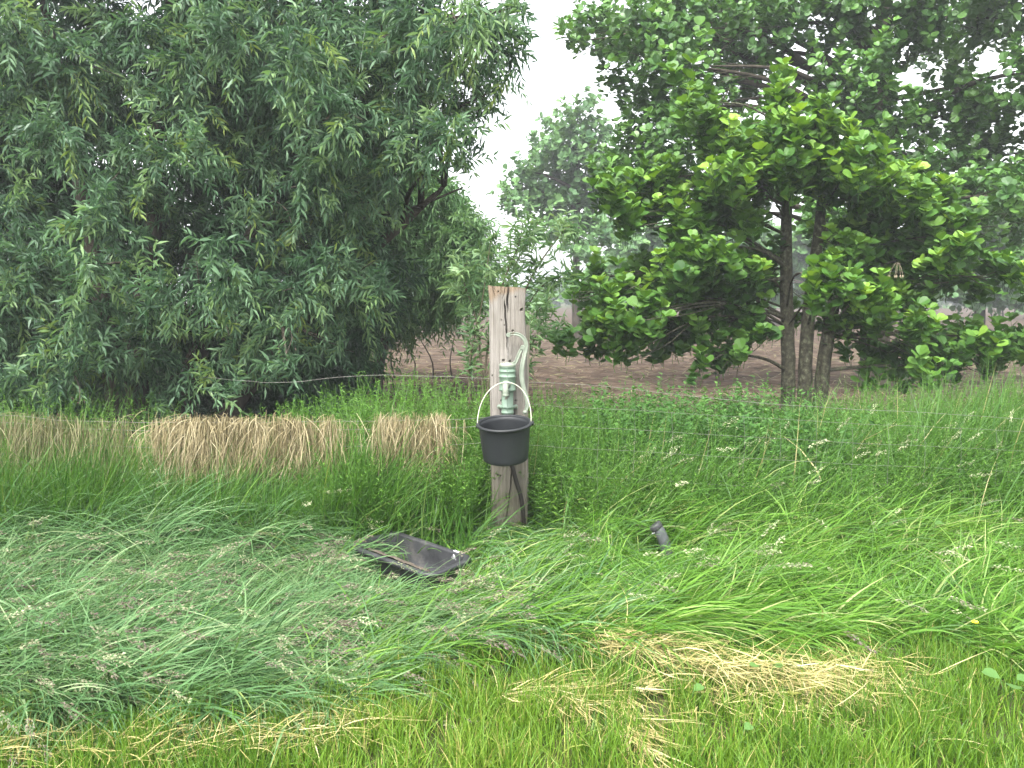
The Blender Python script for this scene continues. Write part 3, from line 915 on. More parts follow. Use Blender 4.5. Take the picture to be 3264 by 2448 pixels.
def alder_foliage(mb, blobs, leaf=.075, per=11, length=.26, up=.35, tint_mu=.42, tint_sd=.2, bright=None):
    s, e = crown_twigs(blobs, 0, length, up=up)
    p = twig_curves(s, e, rng.normal(size=len(s)) * .12, 5)
    add_tubes(mb, p, .0035, .0016, 3, tint=.1)
    n = len(p)
    t = np.concatenate([np.linspace(.25, .9, per - 4), np.full(4, 1.0)])[None, :] + rng.normal(size=(n, per)) * .02
    pos, tan = interp_curve(p, np.clip(t, 0, 1))
    tan = norm(tan)
    side = norm(np.cross(tan, rng.normal(size=(n, 1, 3)))); bi = np.cross(tan, side)
    ang = (np.arange(per) * 2.4)[None, :, None] + rng.normal(size=(n, per, 1)) * .35
    lat = side * np.cos(ang) + bi * np.sin(ang)
    d = norm(tan * .55 + lat * .9 + np.array([0, 0, .06]) + rng.normal(size=lat.shape) * .15)
    pos = pos + d * .012
    nr = norm(np.array([0, -.5, .75]) + tan * .7 - lat * .2 + rng.normal(size=lat.shape) * .38)
    L = leaf * (.6 + .65 * rng.random((n, per)))
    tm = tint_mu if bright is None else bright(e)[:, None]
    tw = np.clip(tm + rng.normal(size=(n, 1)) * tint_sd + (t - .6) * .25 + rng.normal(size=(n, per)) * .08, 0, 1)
    add_leaves(mb, pos.reshape(-1, 3), d.reshape(-1, 3), nr.reshape(-1, 3), L.ravel(), (L * (.82 + .2 * rng.random(L.shape))).ravel(), tw.ravel(), ALDER_LEAF)


def limbs(mb, stems, blobs, r=.02, share=1.0, sag=.12):
    """boughs from the nearest fitting stem point to each clump"""
    sp_ = np.concatenate(stems)
    for c, rd, n in blobs:
        if rng.random() > share: continue
        c = np.array(tuple(c))
        hd = np.linalg.norm((sp_ - c)[:, :2], axis=1)
        cost = np.abs((c[2] - sp_[:, 2]) - .22 * hd) + .35 * hd + 3 * (sp_[:, 2] < 1.0)
        s = sp_[np.argmin(cost)]
        L = np.linalg.norm(c - s)
        mid = s * .5 + c * .5 + np.array([rng.normal() * .05 * L, rng.normal() * .05 * L, sag * L + rng.normal() * .03 * L])
        q = spline([s, mid, c], 12)
        add_tube(mb, q, np.linspace(max(.012, r * min(1.3, L / 1.5)), .005, 12), 6, tint=.2)
        for _ in range(3):
            i = rng.integers(5, 11)
            e = c + rng.normal(size=3) * (np.mean(rd) * .6)
            add_tube(mb, spline([q[i], (q[i] + e) / 2 + rng.normal(size=3) * .04, e], 6), np.linspace(.007, .003, 6), 5)


def stem_pts(ctrl, n=30, wob=.012):
    q = spline(ctrl, n)
    q[1:-1] += np.cumsum(rng.normal(size=(n - 2, 3)), 0) * wob * .3
    return q


def px_blobs(lst, depth, kd, dens, spread):
    """(u, v, radius in px [, depth offset]) clumps of the 2212 view at real distances"""
    out = []
    for it in lst:
        u, v, r = it[:3]
        Yd = depth + (it[3] if len(it) > 3 else rng.normal() * spread)
        c = P(u, v, Yd)
        rr_ = r / 1736 * Yd
        out.append((c, (rr_, rr_ * kd, rr_ * .9), max(3, int(dens * (rr_ / .3) ** 2.2))))
    return out


# --- large willow, left
wb = P(300, 905, 7.6); wb.z = 0
willow = empty('willow_tree', tuple(wb))
tag(willow, 'big dense willow with narrow grey green leaves filling the left half', 'tree')
WST = [stem_pts([wb, wb + Vector((-.02, .05, 1.0)), P(330, 520, 7.7), P(350, 200, 7.8), P(380, -150, 7.9)]),
       stem_pts([wb + Vector((.25, .1, 0)), P(430, 760, 7.7), P(560, 480, 7.9), P(760, 200, 8.0), P(980, -40, 8.0)]),
       stem_pts([wb + Vector((-.2, .1, 0)), P(230, 700, 7.6), P(180, 400, 7.6), P(120, 100, 7.7), P(60, -200, 7.8)]),
       stem_pts([wb + Vector((.5, .2, 0)), P(560, 800, 7.9), P(720, 620, 8.1), P(880, 470, 8.2), P(960, 400, 8.3)])]
for k, s in enumerate(WST):
    mb = MB()
    add_tube(mb, s, np.interp(np.linspace(0, 1, len(s)), [0, .1, .5, 1], [.19, .13, .08, .025]) * (1 if k == 0 else .8), 14, rough=.05)
    mb.build('trunk', M['dark_bark'], willow, smooth=True)
front = []
# outer shell of drooping sprays, read off the photograph's clumps (u, v, radius)
WCL = [(40, 60, 90), (60, 200, 100), (40, 330, 90), (120, 300, 80), (150, 130, 90), (30, 450, 80), (60, 560, 90), (30, 650, 90), (120, 620, 70), (60, 740, 90), (140, 720, 70), (40, 820, 60), (130, 800, 60), (190, 480, 60), (200, 570, 60),
       (230, 60, 80), (260, 190, 70), (210, 300, 60), (200, 660, 60), (220, 740, 60), (260, 800, 50),
       (330, 70, 70), (420, 40, 80), (420, 130, 70), (400, 230, 80), (470, 200, 80), (500, 80, 90), (560, 150, 80), (600, 50, 90), (640, 120, 80), (700, 60, 90), (740, 150, 80), (800, 70, 90), (860, 140, 80), (900, 60, 90), (960, 110, 80),
       (1000, 40, 80), (1030, 80, 70), (1075, 40, 60), (1090, 110, 45), (1040, 165, 55), (1115, 70, 30), (1110, 20, 40), (1085, 160, 26), (1045, 240, 34), (1020, 300, 30), (1000, 350, 30), (980, 210, 70), (900, 230, 80), (820, 240, 80), (740, 250, 80), (660, 230, 80), (580, 250, 80), (500, 290, 70), (420, 330, 60),
       (480, 370, 60), (560, 350, 70), (640, 320, 70), (680, 300, 50), (720, 350, 70), (800, 330, 80), (870, 315, 70), (940, 285, 60), (985, 270, 45), (660, 400, 60), (600, 440, 50), (760, 430, 60), (830, 400, 60),
       (440, 520, 70), (480, 560, 60), (400, 580, 50), (520, 600, 50), (440, 640, 50), (560, 560, 40), (360, 660, 50), (330, 740, 60), (300, 650, 40), (420, 720, 60), (500, 690, 60), (560, 660, 60), (640, 640, 60), (690, 660, 50), (600, 720, 60), (680, 720, 50),
       (520, 760, 50), (440, 800, 50), (380, 830, 40), (350, 870, 35), (330, 790, 50), (560, 800, 40), (620, 780, 40), (480, 850, 40), (600, 590, 60), (700, 580, 70), (780, 540, 70), (760, 620, 70), (800, 600, 50), (780, 680, 45), (730, 740, 40),
       (300, 500, 40), (330, 420, 40), (250, 420, 60), (290, 300, 50)]
blobs = px_blobs([(u, v, r * .92) for u, v, r in WCL + [(300, 420, 60), (340, 520, 55), (290, 580, 55), (300, 700, 55), (360, 330, 60), (250, 520, 50), (340, 620, 45), (260, 360, 50), (210, 420, 45), (380, 450, 45), (540, 450, 50), (640, 480, 60), (700, 480, 55), (740, 560, 45), (500, 640, 45), (250, 640, 45), (170, 640, 50), (200, 760, 45)]], 7.0, .8, 33, .5)
back = px_blobs([(u + rng.normal() * 40, v - 10 + rng.normal() * 30, r * 1.25) for u, v, r in WCL if v < 690 and u < 860], 8.3, 1.0, 17, .45) + px_blobs([(u_, v_, 60) for u_ in range(-150, 760, 75) for v_ in (700, 780, 850)], 8.7, .9, 24, .4) + px_blobs([(u_, v_, 70) for u_ in (180, 270, 360, 450, 540, 630) for v_ in (400, 480, 560)], 9.0, .9, 15, .4)
# the willow runs on to the left and over the top of the frame
extra = px_blobs([(-120, 100, 150), (-130, 380, 150), (-120, 640, 150), (-300, 250, 180), (-300, 560, 180), (100, -140, 150), (350, -150, 150), (600, -160, 150), (850, -160, 150), (960, -140, 110)], 7.4, 1, 24, .3)
mb = MB()
willow_foliage(mb, blobs, leaf=.088, wid=.0155, per=22, length=.34, droop=.32, tint_mu=.56, tint_sd=.28, young=.06)
mb.build('crown', M['willow'], willow)
mb = MB()
willow_foliage(mb, back + extra, leaf=.11, wid=.021, per=22, length=.45, droop=.4, tint_mu=.12, tint_sd=.14, young=0)  # back leaves tinted dark: shade of the crown's recesses put into the colour
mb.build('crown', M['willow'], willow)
mb = MB()
limbs(mb, WST, blobs[::2], r=.03, sag=.1)
for a_, b_ in (((560, 360), (1090, 60)), ((700, 330), (1080, 190)), ((760, 470), (1000, 405)), ((780, 300), (1110, 20))):   # bare boughs reaching right
    add_tube(mb, spline([P(*a_, 7.9), P((a_[0] + b_[0]) / 2, (a_[1] + b_[1]) / 2 + 15, 7.6), P(*b_, 7.4)], 14), np.linspace(.026, .007, 14), 6)
mb.build('bough', M['dark_bark'], willow, smooth=True)

# --- second, paler willow further along the hedge line, behind the gap
b2 = P(765, 700, 11.5); b2.z = 0
wil2 = empty('willow_tree', tuple(b2))
tag(wil2, 'rounded paler willow bush at the field edge left behind the post', 'tree')
s2 = [stem_pts([b2 + Vector((dx_, .1, 0)), b2 + Vector((dx_ * 2, 0, 1.2)), b2 + Vector((dx_ * 4, 0, 2.6))], 16) for dx_ in (-.2, 0, .25)]
for s in s2:
    mb = MB(); add_tube(mb, s, np.linspace(.09, .03, 16), 10, rough=.05); mb.build('trunk', M['dark_bark'], wil2, smooth=True)
cl = px_blobs([(880, 430, 60), (930, 420, 55), (970, 440, 40), (850, 500, 70), (920, 500, 70), (980, 510, 60), (1010, 560, 50), (900, 580, 70), (960, 600, 60), (850, 640, 60), (920, 660, 50), (990, 630, 40), (1015, 610, 30), (780, 560, 80), (800, 450, 80), (760, 660, 70), (840, 690, 40), (720, 480, 80), (700, 600, 80), (1030, 480, 30), (1035, 540, 36), (1045, 590, 36), (1000, 470, 40), (760, 730, 55), (810, 715, 45), (855, 700, 36), (715, 770, 55), (680, 800, 45), (640, 820, 50), (900, 390, 45), (860, 380, 50), (950, 400, 36), (940, 690, 26)], 11.3, 1, 42, .4)
mb = MB()
willow_foliage(mb, cl, leaf=.10, wid=.021, per=22, length=.5, droop=.4, tint_mu=.5, young=0)
mb.build('crown', M['willow_far'], wil2)

# --- low hedge bush running away along the field edge
hb = P(890, 715, 14.0); hb.z = 0
hedge = empty('hedge_bush', tuple(hb))
tag(hedge, 'low dark hedge bush along the left edge of the field', 'bush')
cl = px_blobs([(850, 690, 45), (890, 690, 45), (930, 680, 45), (970, 670, 40), (1000, 660, 40), (1030, 640, 35), (1050, 620, 35), (820, 700, 40)], 14.0, 1.4, 42, .8)
mb = MB(); alder_foliage(mb, cl, leaf=.07, per=10, length=.25, tint_mu=.4)
mb.build('foliage', M['alder_dark'], hedge)
mb = MB()
for k in range(7):
    x = hb.x + (k - 3) * .35
    add_tube(mb, stem_pts([(x, 14 + rng.normal() * .2, 0), (x + rng.normal() * .1, 14, .4), (x + rng.normal() * .2, 14, .9)], 8, .0), np.linspace(.02, .006, 8), 6)
mb.build('stem', M['dark_bark'], hedge)

# --- young willow whips right behind the post
sb = P(1060, 880, 6.3); sb.z = 0
sap = empty('willow_sapling', tuple(sb))
tag(sap, 'thin young willow sapling with loose feathery whips behind the post', 'sapling')
WH = [[(1015, 870), (1015, 780), (1040, 660), (1060, 520)], [(1040, 870), (1060, 720), (1110, 580), (1170, 470)], [(1060, 870), (1100, 760), (1150, 690), (1190, 640)], 
      [(1070, 870), (1120, 700), (1180, 610), (1240, 600)], [(1050, 870), (1080, 640), (1120, 530), (1130, 480)], [(1080, 880), (1110, 800), (1150, 740), (1200, 700)], [(1045, 860), (1030, 700), (1000, 600), (1010, 560)],
      [(1075, 870), (1130, 640), (1200, 520), (1240, 480)]]
tw_s = []
mb = MB()
allp = []
for wpts in WH:
    d0 = rng.normal() * .2
    q = spline([P(u, v, 6.3 + d0 * (i / 3)) for i, (u, v) in enumerate(wpts)], 26)
    add_tube(mb, q, np.linspace(.011, .003, 26), 6)
    allp.append(q)
mb.build('stem', M['twig'], sap, smooth=True)
mb = MB()
bl = []
for q in allp:
    for i in range(6, 26):
        bl.append((Vector(q[i]), (.11, .11, .09), 1 if i % 4 else 2))
willow_foliage(mb, bl, leaf=.085, wid=.012, per=10, length=.20, droop=.3, tint_mu=.45, young=.1, up=.2)
mb.build('leafy_shoots', M['sapling'], sap)

# --- young alder with three stems, right
ab = P(1735, 930, 8.6); ab.z = 0
alder = empty('alder_tree', tuple(ab))
tag(alder, 'young alder with three slim trunks and round glossy leaves right of the post', 'tree')
AST = []
for base, ctrl in (((1704, 930), [(1702, 760), (1697, 620), (1697, 430), (1695, 300), (1690, 210)]), ((1735, 930), [(1738, 780), (1748, 640), (1764, 500), (1776, 400), (1790, 300)]), ((1764, 935), [(1782, 780), (1805, 640), (1834, 520), (1860, 430), (1890, 360)])):
    b = P(*base, 8.6); b.z = -.05
    q = stem_pts([b] + [P(u, v, 8.6 + .02 * i) for i, (u, v) in enumerate(ctrl)], 34, .008)
    AST.append(q)
    mb = MB()
    add_tube(mb, q, np.interp(np.linspace(0, 1, 34), [0, .06, .4, .75, 1], [.092, .076, .066, .045, .012]), 18, rough=.025)
    mb.build('trunk', M['bark'], alder, smooth=True)
ACL = [(1275, 700, 30), (1250, 645, 22), (1285, 755, 30), (1340, 700, 40), (1290, 600, 22), (1300, 720, 42), (1270, 640, 28), (1320, 640, 40), (1390, 690, 50), (1370, 760, 36), (1330, 770, 26), (1225, 755, 26, -.4), (1440, 740, 50), (1500, 740, 50), (1450, 650, 60), (1400, 610, 55), (1520, 660, 50), (1480, 590, 60), (1550, 580, 55), (1500, 530, 50), (1560, 640, 45),
       (1610, 610, 45), (1650, 620, 35), (1600, 690, 50), (1640, 730, 35), (1590, 770, 36), (1560, 790, 28), (1500, 800, 24),
       (1310, 430, 45), (1370, 440, 55), (1430, 450, 55), (1490, 470, 50), (1550, 470, 50), (1600, 440, 50), (1420, 390, 45), (1350, 490, 35), (1460, 500, 40), (1620, 500, 40), (1560, 400, 55),
       (1500, 230, 45), (1470, 175, 26), (1520, 280, 45), (1560, 320, 60), (1620, 340, 60), (1680, 350, 60), (1690, 290, 45), (1690, 230, 36), (1685, 175, 24), (1740, 320, 50), (1770, 270, 36), (1800, 330, 55), (1850, 370, 55), (1760, 390, 55), (1700, 400, 50), (1640, 400, 50), (1830, 430, 50),
       (1900, 420, 50), (1940, 400, 40), (1960, 460, 50), (1900, 480, 45), (2010, 440, 45), (2000, 500, 50), (2060, 510, 45), (2090, 550, 40), (2040, 560, 45), (1980, 560, 45), (1930, 540, 40), (2080, 600, 36), (2110, 640, 28), (2030, 620, 40), (2150, 600, 36), (2190, 610, 34),
       (1780, 600, 32, -.9), (1760, 655, 34, -.9), (1810, 645, 40, -.9), (1870, 640, 40, -.9), (1910, 650, 34, -.9), (1850, 600, 45), (1920, 600, 45), (1840, 700, 40), (1900, 700, 45), (1960, 660, 45), (1970, 720, 40), (1830, 560, 40), (1790, 720, 30),
       (1940, 770, 40), (2000, 770, 42), (2050, 760, 42), (2100, 770, 38), (2150, 765, 38), (2190, 750, 38), (2080, 730, 30), (1900, 790, 34), (1850, 770, 28), (2010, 830, 34, -.7), (2050, 820, 28), (2140, 800, 28), (1870, 830, 22), (1960, 830, 26), (2230, 760, 40), (2260, 620, 50),
       (1640, 570, 40, .6), (1790, 520, 36, .8), (1840, 520, 40, .5), (1890, 560, 40, .4), (1720, 690, 24, .6)]
blobs = px_blobs(ACL, 8.2, 1.25, 42, .35)


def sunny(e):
    return np.clip(.40 + (e[:, 2] - 1.6) * .07 - (e[:, 1] - 8.2) * .16, .12, .88)  # higher and nearer leaves tinted brighter: sunlight put into the leaf colour


mb = MB()
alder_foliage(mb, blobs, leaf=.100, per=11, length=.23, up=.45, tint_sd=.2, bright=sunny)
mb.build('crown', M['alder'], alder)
mb = MB()
limbs(mb, AST, blobs, r=.015, share=.6, sag=.10)
for a_, b_, c_ in (((1700, 690), (1640, 670), (1560, 690)), ((1700, 800), (1650, 775), (1560, 760)), ((1775, 470), (1790, 520), (1790, 570)), ((1700, 580), (1640, 540), (1530, 530)), ((1700, 600), (1560, 620), (1440, 660)), ((1760, 640), (1900, 620), (2050, 610)), ((1780, 800), (1900, 790), (2100, 790))):
    add_tube(mb, spline([P(*a_, 8.58), P(*b_, 8.4), P(*c_, 8.2)], 14), np.linspace(.024, .008, 14), 7)
mb.build('bough', M['bark'], alder, smooth=True)
# hanging old catkins under the right side of the crown
mb = MB()
c = P(1938, 590, 7.75)
for k in range(6):
    d_ = Vector((rng.normal() * .05, rng.normal() * .04, 0))
    q = [c + d_ * .2 + Vector((0, 0, .10)), c + d_ * .7 + Vector((0, 0, .04)), c + d_ + Vector((0, 0, -.02))]
    add_tube(mb, spline(q, 6), .0016, 5)
    add_lathe(mb, [(0, .016), (.007, .010), (.0085, 0), (.006, -.012), (0, -.016)], tuple(q[2] + Vector((0, 0, -.015))), 8)
mb.build('catkin', surf_mat('old_catkins', [(.3, (.16, .13, .08)), (.7, (.30, .27, .18))], scale=60, rough=.9), alder, smooth=True)

# --- tall dark alder behind it
tb = P(1890, 800, 12.5); tb.z = 0
tall = empty('alder_tree', tuple(tb))
tag(tall, 'tall dark alder towering behind the young one across the upper right', 'tree')
TST = [stem_pts([tb, P(1895, 500, 12.5), P(1900, 250, 12.5), P(1905, 50, 12.5), P(1910, -250, 12.5)], 30, .02)]
mb = MB(); add_tube(mb, TST[0], np.interp(np.linspace(0, 1, 30), [0, .1, .6, 1], [.24, .19, .15, .06]), 16, rough=.03)
mb.build('trunk', M['dark_bark'], tall, smooth=True)
TCL = [(1900, 135, 48, -1.0), (1885, 200, 55, -1.0), (1870, 270, 50, -.9), (1930, 250, 45, -.9), (1900, 330, 45, -.9), (1300, 70, 70), (1245, 90, 42), (1340, 120, 60), (1400, 60, 80), (1390, 130, 60), (1500, 60, 90), (1590, 40, 90), (1470, 140, 70), (1440, 200, 60), (1400, 250, 60), (1590, 130, 70), (1680, 60, 90), (1720, 150, 70), (1620, 210, 60), (1800, 60, 80), (1830, 170, 70), (1780, 230, 60), (1540, 220, 55),
       (1460, 300, 80), (1380, 320, 70), (1400, 400, 70), (1500, 390, 80), (1590, 320, 60), (1960, 90, 60), (2000, 50, 70), (2040, 130, 60), (2110, 60, 80), (2180, 40, 70), (2180, 130, 50), (2010, 200, 55), (2050, 250, 75), (1980, 280, 60), (2110, 240, 70), (2180, 260, 70), (2140, 340, 75), (2060, 340, 70), (1990, 380, 55),
       (2200, 420, 70), (2110, 430, 70), (2040, 420, 55), (2170, 510, 70), (1880, 240, 40), (1320, 380, 45), (1340, 200, 40), (1450, 0, 80), (1650, -40, 110), (1850, -40, 100), (2050, -50, 110), (2200, -50, 100), (2290, 150, 110), (2290, 400, 110), (1760, 110, 60), (1700, 300, 70), (1660, 420, 70), (1560, 470, 60), (1800, 480, 70), (1850, 380, 60)]
blobs = px_blobs([c for c in TCL if c[:2] not in ((1760, 110), (1720, 150), (1880, 240), (2180, 130), (2010, 200), (1700, 300), (2040, 420), (1850, 380))], 12.0, .9, 17, .6)
mb = MB()
alder_foliage(mb, blobs, leaf=.105, per=11, length=.32, up=.25, tint_mu=.5, tint_sd=.24)
mb.build('crown', M['alder_dark'], tall)
mb = MB(); limbs(mb, TST, blobs, r=.05, share=.8, sag=.1)
for a_, b_, c_ in (((1900, 470), (1960, 340), (1830, 310)), ((1895, 220), (2050, 190), (2210, 150)), ((1895, 330), (2050, 350), (2200, 330)), ((1895, 520), (1700, 420), (1500, 380)), ((1900, 300), (1700, 200), (1450, 130))):
    add_tube(mb, spline([P(*a_, 12.5), P(*b_, 12.3), P(*c_, 12.1)], 16), np.linspace(.05, .012, 16), 8)
mb.build('bough', M['dark_bark'], tall, smooth=True)


# --- trees across the field
def far_tree(label, u, vbase, depth, clumps, mat, leaf=.14, dens=26, tr=.16, name='field_tree'):
    b = P(u, vbase, depth); b.z = 0
    r_ = empty(name, tuple(b)); tag(r_, label, 'tree', 'trees across the field')
    topv = min(c[1] for c in clumps)
    q = stem_pts([b, P(u - 2, vbase - 60, depth), P(u + 2, (vbase + topv) / 2, depth), P(u, topv + 20, depth)], 24, .03)
    bl_ = px_blobs(clumps, depth, 1.0, dens * .12, .06 * depth * .4)
    mb = MB(); alder_foliage(mb, bl_, leaf=leaf, per=12, length=.6, up=.2, tint_mu=.45, tint_sd=.22); mb.build('crown', mat, r_)
    mb = MB(); add_tube(mb, q, np.linspace(tr, .03, 24), 12, rough=.03); limbs(mb, [q], bl_, r=.06, share=.7); mb.build('trunk', M['dark_bark'], r_, smooth=True)
    return r_


far_tree('slender tree with a straight trunk standing alone in the field behind the post', 1246, 655, 26,
         [(1250, 250, 36), (1215, 290, 40), (1275, 290, 40), (1180, 330, 40), (1240, 340, 50), (1290, 350, 45), (1140, 370, 38), (1190, 390, 45), (1250, 400, 50), (1310, 400, 45), (1120, 420, 36), (1160, 440, 40), (1220, 450, 45), (1280, 450, 45), (1330, 440, 40), (1190, 490, 35), (1270, 500, 40), (1110, 455, 26), (1250, 540, 32), (1300, 520, 36)], M['far'], leaf=.17, dens=62)
far_tree('bushy tree between the slender field tree and the young alder', 1385, 650, 34,
         [(1350, 520, 36), (1400, 510, 38), (1370, 560, 40), (1420, 570, 40), (1330, 580, 36), (1300, 590, 32), (1380, 610, 38), (1440, 600, 40), (1480, 560, 40), (1310, 620, 30), (1440, 520, 36), (1400, 630, 30)], M['far'], leaf=.2, dens=75)
far_tree('broad dark tree at the far field edge behind the three alder trunks', 1850, 650, 40,
         [(1560, 560, 60), (1640, 540, 60), (1740, 540, 55), (1800, 530, 60), (1870, 560, 50), (1560, 620, 50), (1640, 620, 50), (1900, 610, 50), (1980, 560, 60), (1960, 620, 46), (1760, 620, 45)], M['far'], leaf=.26, dens=80, tr=.25)
far_tree('dark leafy tree at the right end of the far field edge', 2120, 655, 30,
         [(2100, 540, 50), (2160, 520, 60), (2210, 500, 60), (2130, 600, 40), (2190, 590, 50), (2060, 590, 40), (2230, 600, 50), (2050, 480, 60), (2130, 440, 60), (2080, 632, 34), (2140, 636, 36), (2200, 632, 36), (2030, 628, 30), (2250, 630, 40)], M['far'], leaf=.22, dens=80, tr=.2)
fh = P(2180, 660, 48); fh.z = 0
farb = empty('field_bush', tuple(fh)); tag(farb, 'round grey green bush at the far right of the field', 'bush')
cl = px_blobs([(2150, 625, 26), (2180, 615, 30), (2210, 620, 30), (2165, 640, 24), (2200, 645, 24), (2240, 630, 34), (2120, 640, 22)], 48, 1.2, 3.2, .8)
mb = MB(); alder_foliage(mb, cl, leaf=.24, per=12, length=.6, tint_mu=.7); mb.build('foliage', M['far'], farb)
mb = MB()
for k in range(4): add_tube(mb, [(fh.x + (k - 1.5) * .6, 48, 0), (fh.x + (k - 1.5) * .9, 48, 1.2)], [.06, .02], 6)
mb.build('stem', M['dark_bark'], farb)
for u0, lab in ((1010, 'low hedge closing the field behind the oak post'), (1340, 'low hedge closing the field behind the slender tree'), (1680, 'low hedge closing the field behind the three alder trunks'), (2020, 'low hedge closing the field near the grey green bush')):
    b = P(u0, 660, 86); b.z = 0
    r_ = empty('field_hedge', tuple(b)); tag(r_, lab, 'hedge', 'hedges closing the field')
    cl = px_blobs([(u0 + dx_, 640 + rng.normal() * 7, 26) for dx_ in range(-170, 190, 26)], 86, 1.2, 2.2, .6)
    mb = MB(); alder_foliage(mb, cl, leaf=.42, per=12, length=.9, tint_mu=.4); mb.build('foliage', M['far'], r_)

# ------------------------------------------------------------------ grasses
def tufts(n, per, xr, yr, spread, keep=None):
    """roots in tufts: positions, and one shared number per tuft"""
    cx = xr[0] + (xr[1] - xr[0]) * rng.random(n); cy = yr[0] + (yr[1] - yr[0]) * rng.random(n)
    if keep is not None:
        k = keep(cx, cy); cx, cy = cx[k], cy[k]
    m = len(cx)
    x = np.repeat(cx, per) + rng.normal(size=m * per) * spread
    y = np.repeat(cy, per) + rng.normal(size=m * per) * spread
    return x, y, np.repeat(np.arange(m), per), m


TI = TM.inverted()
_ti = np.array(TI)


def in_tub(p, mx=0.0, my=0.0):
    q = p @ _ti[:3, :3].T + _ti[:3, 3]
    return (np.abs(q[..., 0]) < hx + mx) & (np.abs(q[..., 1]) < hy + my)


_pz = S(2120, 1700, 4.4)


def clear_views(p, tubkeep=.12):
    """grass does not grow through the tub or the stub; most blades bent over the tub have slid off it"""
    hit = in_tub(p, .08, .14).any(1)
    q = p @ _ti[:3, :3].T + _ti[:3, 3]
    leftend = (q[..., 0] < -.12).any(1) & ~(q[..., 0] > -.04).any(1)
    keep = ~hit | (rng.random(len(p)) < np.where(leftend, .45, tubkeep * .6))
    keep &= ~(in_tub(p[:, 0], .03, .05) & (q[:, 0, 0] > -.30))
    q0 = q[:, 0]; near = (np.abs(q0[:, 0] - .08) < hx) & (q0[:, 1] > -hy - .30) & (q0[:, 1] < 0) & (p[:, :, 2].max(1) > .13)
    keep &= ~near | (rng.random(len(p)) < .15)
    front = (np.abs(p[:, :, 0] - (.835 + .0 * p[:, :, 1])) < .13) & (p[:, :, 1] > 4.05) & (p[:, :, 1] < 4.5) & (p[:, :, 2] > .09)
    keep &= ~front.any(1) | (rng.random(len(p)) < .10)
    nearpost = (np.abs(p[:, :, 0] - .0) < .22) & (p[:, :, 1] > 4.2) & (p[:, :, 1] < 4.8) & (p[:, :, 2] > .17)
    keep &= ~nearpost.any(1) | (rng.random(len(p)) < .10)
    return keep


def sample_lodged(xr, yr, n, per, bluish):
    keep = lambda x, y: (y > mown_edge(x) + .02 + .05 * field_noise(x, y, .25, 3)) & (np.abs(x) < .72 * y + .35)
    x, y, g, m = tufts(n, per, xr, yr, .045, keep)
    N_ = len(x)
    dist = y - mown_edge(x)
    az = R(14) + .55 * field_noise(x, y, .55, 1) + .35 * field_noise(x, y, .2, 2)
    az = az + (rng.normal(size=m) * .42)[g] + rng.normal(size=N_) * .5
    az = az + np.where(x > .3, R(8), 0)
    edge_w = np.clip(1 - dist / .38, 0, 1)
    az = az * (1 - edge_w) + edge_w * (R(-45) + rng.normal(size=m)[g] * .5)
    over = (np.abs(x - .80) < .28) & (dist < .22)
    az = np.where(over, R(-35) + rng.normal(size=m)[g] * .3 + rng.normal(size=N_) * .2, az)
    flip = (rng.random(m) < .10)[g] & ~over
    az = np.where(flip, az + R(150), az)
    stand = np.clip(.45 + .5 * field_noise(x, y, .45, 4) + .35 * field_noise(x, y, .16, 2), 0, 1)
    L = (.20 + .28 * rng.random(N_)) * (.8 + .45 * stand)
    e0 = R(50) + stand * R(22) + rng.normal(size=N_) * .2
    rise = np.clip((y - 3.75) / .9, 0, 1) * np.where(x < .1, 1, .75) * np.where(np.hypot(x + .45, y - 4.3) < .75, .25, 1) * np.where(np.abs(x) < .35, .3, 1)
    L = L * (1 + .62 * rise); e0 = e0 + rise * R(16)
    L = np.where(over, L * 1.25, L); e0 = np.where(over, R(58) + rng.normal(size=N_) * .15, e0)
    e1 = R(-14) - stand * R(22) + rng.normal(size=N_) * .45
    return x, y, g, m, az, L, e0, e1


for nm, xr, lab, mat, cnt in (('lodged_grass', (-4.6, .6), 'long grey green grass flattened to the right by wind left of the tub', 'blue_lodged', 1700), ('lodged_grass', (-1.5, 4.8), 'long bright green grass flattened by wind around and right of the post', 'lodged', 2150)):
    x, y, g, m, az, L, e0, e1 = sample_lodged(xr, (2.5, 4.95), cnt, 52, mat != 'lodged')
    wgt = np.clip((x + .95) / 1.5 + rng.normal(size=m)[g] * .22, 0, 1)
    k = (rng.random(len(x)) < (wgt if mat == 'lodged' else 1 - wgt))
    x, y, g, az, L, e0, e1 = x[k], y[k], g[k], az[k], L[k], e0[k], e1[k]
    n_ = len(x)
    p = blade_curves(np.stack([x, y, np.full(n_, .0)], -1), L, az, e0, e1, 7, rng.normal(size=n_) * .6)
    kk = clear_views(p)
    tint = np.clip(.42 + .16 * field_noise(x, y, .4, 5) + (rng.normal(size=m) * .13)[g] + rng.normal(size=n_) * .14, 0, 1)
    tint = np.where(rng.random(n_) < .06, .9 + .1 * rng.random(n_), tint)
    mb = MB()
    add_blades(mb, p[kk], (.0040 + .0062 * rng.random(n_) ** 1.6)[kk], tint[kk], .8)
    tag(mb.build(nm, M[mat]), lab, 'grass', kind='stuff')

